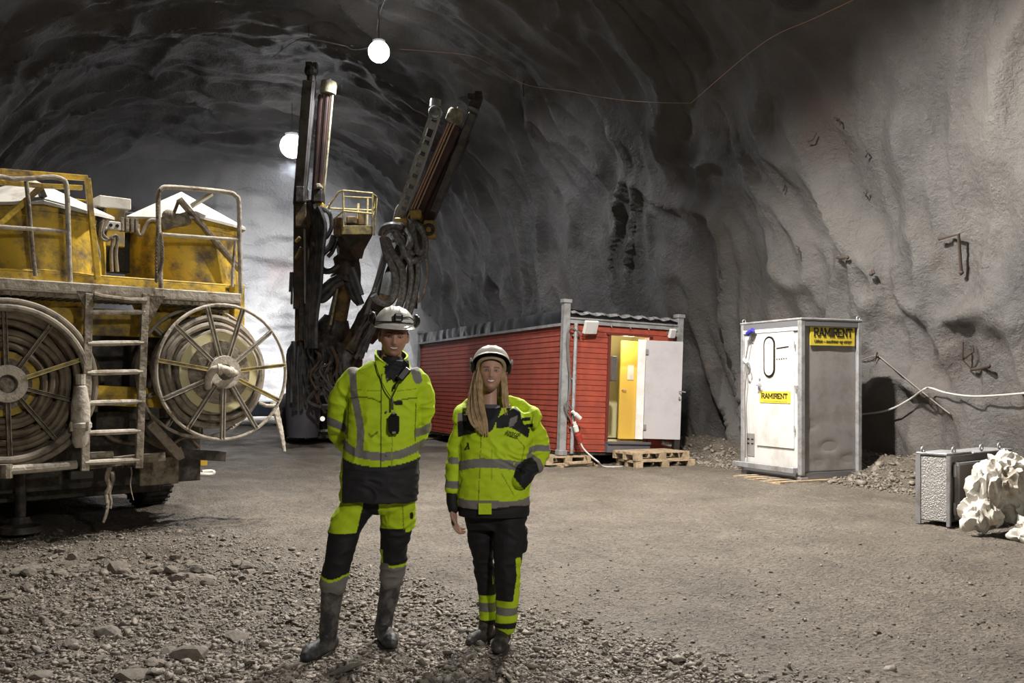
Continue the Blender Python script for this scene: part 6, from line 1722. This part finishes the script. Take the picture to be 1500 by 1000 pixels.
# ============================ the woman
HM = Matrix.Translation(W(719, 545.5, -.02)) @ Matrix.Rotation(math.radians(2), 4, 'Y') @ Matrix.Rotation(math.radians(-7), 4, 'X') @ Matrix.Rotation(math.radians(3), 4, 'Z') @ Matrix.Scale(.94, 4)
wArmL = [W(684, 618, .0), W(672, 650, .02), W(667, 685, .0), W(663, 714, -.02), W(664, 748, -.03)]
wArmR = [W(773, 618, .0), W(788, 646, .03), W(789, 668, .0), W(776, 688, -.09), W(762, 704, -.125)]
wfL = Vector((W(712, 915, .12).x, 5.43, 0)); wfR = Vector((W(736, 925, -.02).x, 5.27, 0))
wLegL = [W(703, 735, .02), W(704, 780, .05), W(709, 830, .09), W(714, 875, .12), W(715, 905, .13), W(713, 925, .13)]
wLegR = [W(744, 735, .0), W(745, 785, -.02), W(743, 835, -.03), W(743, 880, -.02), W(740, 915, -.01), W(737, 935, .0)]
woman = make_body('person', 'smiling woman with long blond hair in yellow and black jacket, one hand in pocket', HM,
    ([W(719, 556, .03), W(718, 575, .03), W(717, 600, .03)], [.048, .048, .062]),
    {'torso': (ring_rows([(750, 684, 764, .09), (700, 686, 760, .10), (650, 688, 762, .10), (620, 690, 764, .09), (604, 704, 748, .06)]), 30, 3),
     'limbs': [(wArmL, [.040, .038, .033, .029, .023]), (wArmR, [.040, .038, .034, .030, .026]), (wLegL, [.065, .06, .05, .043, .040, .035]), (wLegR, [.065, .06, .05, .043, .040, .035])]},
    [(W(664, 748, -.03), Vector((.12, -.25, -1)), Vector((-.35, -.9, .1)), Vector((.9, -.35, 0)), .48, .86, .4), (W(764, 704, -.11), Vector((-.7, .25, -.6)), Vector((-.3, -.2, .8)), Vector((0, 1, .2)), .25, .9)],
    (.56, .33, .235), (.46, .16, .14), (.17, .10, .06))
face_bits(HM, woman, .025, .0078, -.0580)
mb = MB()
mb.hloft(ring_rows([(741, 669, 776, .142), (720, 669, 777, .145), (690, 671, 778, .148), (655, 673, 780, .145), (628, 675, 781, .135), (612, 680, 778, .118), (602, 692, 766, .095), (595, 700, 752, .080)]), 48, 4)
mb.limb(wArmL[:4], [.066, .060, .054, .046], 22, 5); mb.limb(wArmR, [.066, .062, .058, .052, .045], 22, 5)
mb.limb([W(668, 616, -.05), W(674, 604, -.0), W(692, 594, .07), (W(720, 590, .10)), W(752, 592, .08), W(774, 600, .03), W(786, 608, -.03), W(783, 622, -.08)], [.022, .034, .045, .05, .045, .036, .030, .022], 18, 5)
me = remesh(mb, .0055, 4)
wrinkle(me, .013, 7.7, [(wArmR[2], .16, .007), (wArmR[3], .12, .005), (wArmL[1], .16, .006), (W(735, 690, -.12), .18, .004)])
co = vcoords(me); x, y = fpx(co); Yd = co[:, 1]; c = np.tile(LIME, (len(co), 1)); fr = Yd < YP+.01
isL = (x < 672.5+np.clip((y-640)*.0, 0, 3)) & (y > 640); isR = (x > 781) | ((x > 752) & (Yd < YP-.135) & (y > 672) & (y < 715))
tor = ~isL & ~isR
c[inpoly(x, y, [(671, 608), (694, 606), (697, 632), (692, 634), (683, 636), (671, 640)]) & fr] = BLK
c[inpoly(x, y, [(671, 604), (684, 604), (684, 616), (671, 616)]) & fr] = GRY
c[inpoly(x, y, [(727, 614), (733, 608), (755, 595), (764, 604), (776, 628), (773, 640), (764, 634), (752, 626), (744, 624), (727, 626)]) & fr] = BLK
c[inpoly(x, y, [(747, 612), (758, 607), (757, 616), (752, 622), (745, 624)]) & fr] = GRY
c[inpoly(x, y, [(762, 598), (775, 600), (784, 612), (781, 626), (770, 626), (764, 614)]) & fr] = LIME
for q in ([(764, 611), (777, 610), (777, 615), (765, 616)], [(766, 621), (780, 619), (780, 624), (769, 627)], [(741, 598), (747, 592), (750, 596), (744, 602)]): c[inpoly(x, y, q) & fr] = BLK
b1 = band(x, y, [(672, 681), (688, 677), (705, 674.5), (725, 675), (745, 677), (760, 680), (782, 678)], 6.5); c[b1 & tor] = GRY
b2 = band(x, y, [(666, 732), (690, 735), (715, 734), (740, 736), (765, 735), (780, 730)], 6.5); c[b2 & tor] = GRY
low = 739+2*np.sin((x-670)/18); c[(y > low) & tor] = BLK
c[band(x, y, [(662, 673), (674, 674)], 5) & isL] = GRY; c[band(x, y, [(652, 707), (676, 709)], 5.5) & (x < 673)] = GRY
armR = (x > 775) | isR
c[band(x, y, [(772, 660), (786, 655), (804, 656)], 4.5) & (x > 774)] = GRY
c[band(x, y, [(776, 668), (786, 674), (794, 690)], 5.5) & (x > 771) & (Yd < YP+.03)] = GRY
cuff = inpoly(x, y, [(779, 668), (786, 676), (789, 688), (780, 700), (768, 714), (752, 694), (756, 680), (768, 670)]) & (Yd < YP-.06); c[cuff] = BLK
seam = lambda pts, h=.55, k=.3: c.__setitem__(band(x, y, pts, h) & fr & tor & ~cuff & (c[:, 1] > .3), LIME*k)
seam([(706, 628), (704, 680), (702, 738)]); seam([(722, 634), (721, 680), (720, 738)], .4, .6); seam([(744, 636), (757, 640), (768, 652), (764, 672)]); seam([(735, 690), (748, 712), (752, 720)]); seam([(755, 680), (765, 690), (771, 702)], .6, .2); seam([(678, 700), (672, 722)], .6, .3); seam([(676, 650), (678, 690)], .6, .4)
seam([(684, 654), (687, 648), (688, 655), (682, 656)], 1.2, .06); seam([(685, 647), (687, 649)], .9, .05)
c[inpoly(x, y, [(700, 588), (738, 588), (732, 606), (722, 628), (716, 632), (706, 612)]) & fr] = BLK*1.5
finish(me, 'jacket', M['cloth'], woman, c)
# sweater logo text on the chest flap
text_mesh('sweco', .034, M['ink'], woman, 'chest_print', Matrix.Translation(Vector(W(751, 634, -.158))-Vector(woman.location)) @ Matrix.Rotation(PI/2, 4, 'X') @ Matrix.Rotation(math.radians(-17), 4, 'Z'), 0, .070, .0006)
mb = MB(); p = W(760, 637, -.155)
for k in range(3): mb.bar(p+Vector((-.006+.006*k, 0, -.008)), p+Vector((-.002+.004*k, 0, .010)), .003, .002, Vector((0, 1, 0)))
mb.build('chest_mark', M['ink'], woman, smooth=False, world=True)
# placket tab at the hem, black hem, black inner cuff
mb = MB(); mb.hloft(ring_rows([(754, 672, 775, .135), (748, 671, 776, .138), (736, 672, 775, .136)]), 44, 3); mb.build('hem', M['blackcloth'], woman, world=True)
mb = MB(); a, b = W(701, 737, -.149), W(720, 753, -.149); mb.span((a.x, YP-.152, a.z), (b.x, YP-.140, b.z)); mb.build('placket_tab', M['limecloth'], woman, smooth=False, world=True)
mb = MB(); mb.limb([W(663.5, 708, -.02), W(663, 730, -.025), W(664, 744, -.03)], [.040, .036, .033], 18, 4); me = remesh(mb, .005, 3); wrinkle(me, .004, 2.0); me.materials.clear(); me.materials.append(M['blackcloth']); link('sleeve_cuff', me, woman, True, True, 180)
# collar
cc = W(718, 600, .02)
collar('collar', cc.x, cc.y, .080, .085, math.radians(-35), math.radians(-180), lambda f: W(0, 616-14*min(1, f*2), 0).z, lambda f: W(0, 598-8*f, 0).z, M['limecloth'], M['blackcloth'], woman, .015)
collar('collar', cc.x, cc.y, .085, .090, math.radians(28), math.radians(180), lambda f: W(0, 622-24*min(1, f*1.6), 0).z, lambda f: W(0, 600-14*min(1, f*1.5), 0).z, M['limecloth'], M['blackcloth'], woman, .030)
mb = MB(); mb.hloft(ring_rows([(625, 706, 728, .03, -.09), (612, 702, 734, .06, -.05), (600, 702, 735, .064, -.0), (592, 706, 731, .055, .02)]), 26, 3); mb.build('undershirt', M['rigbody'], woman, world=True)
# trousers
mb = MB(); mb.hloft(ring_rows([(775, 684, 764, .09, .02), (760, 680, 772, .11, .02), (740, 678, 772, .12, .02), (715, 682, 768, .11, .02)]), 40, 3)
mb.limb(wLegL[:5], [.088, .078, .058, .052, .050], 22, 5); mb.limb(wLegR[:5], [.100, .090, .076, .064, .062], 22, 5)
mb.limb([W(768, 775, .0), W(768, 805, .0)], [(.018, .05), (.018, .05)], 12, 3)
me = remesh(mb, .0055, 4); wrinkle(me, .010, 9.3, [(wLegR[2], .15, .005), (wLegL[2], .15, .005), (wLegR[4], .1, .004)])
co = vcoords(me); x, y = fpx(co); c = np.tile(BLK, (len(co), 1)); Rg = co[:, 1] < YP+.065
Lg = ~Rg
kk = (y-HY)*(KP*0)+y
c[Lg & (y > 876) & (y < 887)] = LIME; c[Lg & (y > 887) & (y < 901)] = GRY; c[Lg & (y > 901) & (y < 914)] = LIME
c[Lg & band(x, y, [(716, 815), (718, 835), (722, 858)], 1.2)] = LIME
c[Rg & (y > 876) & (y < 886)] = LIME; c[Rg & (y > 886) & (y < 897)] = GRY; c[Rg & (y > 897) & (y < 908)] = LIME; c[Rg & (y > 917)] = LIME
c[Rg & band(x, y, [(759, 816), (761, 840), (757, 865), (755, 880)], 4)] = LIME
finish(me, 'trousers', M['cloth'], woman, c)
boot('boot', [W(713, 905, .13), W(712, 925, .13)], [.046, .044], wfL, wfL+Vector((-.085, -.14, 0)), M['leather'], woman, .045, hgt=.042)
boot('boot', [W(738, 912, -.01), W(737, 932, .0)], [.050, .047], wfR, wfR+Vector((-.02, -.19, 0)), M['leather'], woman, .047, hgt=.043)
# helmet tipped back, headband, hair
hel, T = helmet(HM, woman, .112, .142, .092, .058, math.radians(-21), .026)
mb = MB(); mb.tube(spline([HM @ Vector(v) for v in ((-.082, -.005, .012), (-.078, -.045, .045), (-.052, -.088, .068), (0, -.106, .078), (.052, -.088, .068), (.078, -.045, .045), (.082, -.005, .012))], 6), [(.005, .010)]*37, 8, ref=Vector((0, 1, 0))); o = mb.build('headband', M['headband'], woman, world=True); o.parent = hel
R_ = T.to_3x3().normalized()
for s in (-1, 1):
    mb = MB(); mb.ball(on(T, (s*.112, .0, -.028)), 1.0, (.014, .034, .040), 14, R_); o = mb.build('ear_defender', M['black'], woman, world=True); o.parent = hel
    mb = MB(); mb.box(on(T, (s*.124, -.02, .0)), (.014, .03, .022), R_); o = mb.build('side_clip', M['steel'], woman, smooth=False, bevel=.003, world=True); o.parent = hel
mb = MB(); random.seed(5)
mb.ball(HM @ Vector((0, .022, .018)), 1.0, (.080, .088, .092), 24)
for k in range(60):
    f = random.random(); o1, o2 = random.uniform(-3, 3), random.uniform(-.02, .02)
    P = [W(702+5*f+o1*.3, 532, .03-.06*f), W(697+6*f+o1, 552, .0-.07*f), W(690+13*f+o1, 578, -.03-.06*f+o2), W(687+20*f+o1, 600, -.09-.04*f+o2), W(691+20*f+o1, 618, -.135+o2*.4), W(697+14*f+o1*1.5, 625+14*f, -.150)]
    r = random.uniform(.009, .014); mb.tube(spline(P, 5), [(r*(1-.72*(i/25)**2), r*.7*(1-.72*(i/25)**2)) for i in range(26)], 7)
for k in range(40):
    f = random.random(); o1, o2 = random.uniform(-2, 2), random.uniform(-.02, .02)
    P = [W(735-2*f, 532, .03-.05*f), W(739-2*f+o1, 550, .01-.06*f), W(741-3*f+o1, 570, .02-.07*f+o2), W(744-6*f+o1, 588, .03-.10*f+o2), W(749-8*f+o1, 600+8*f, .03-.13*f)]
    r = random.uniform(.008, .012); mb.tube(spline(P, 5), [(r*(1-.6*(i/20)**2), r*.7*(1-.6*(i/20)**2)) for i in range(21)], 7)
for k in range(18):
    x0 = random.uniform(702, 738); P = [W(x0, 540, .07), W(x0+random.uniform(-3, 3), 565, .075), W(x0+random.uniform(-4, 4), 590, .08), W(x0+random.uniform(-5, 5), 602, .10)]
    mb.tube(spline(P, 4), .012, 7)
mb.build('hair', M['hairblond'], woman, world=True)
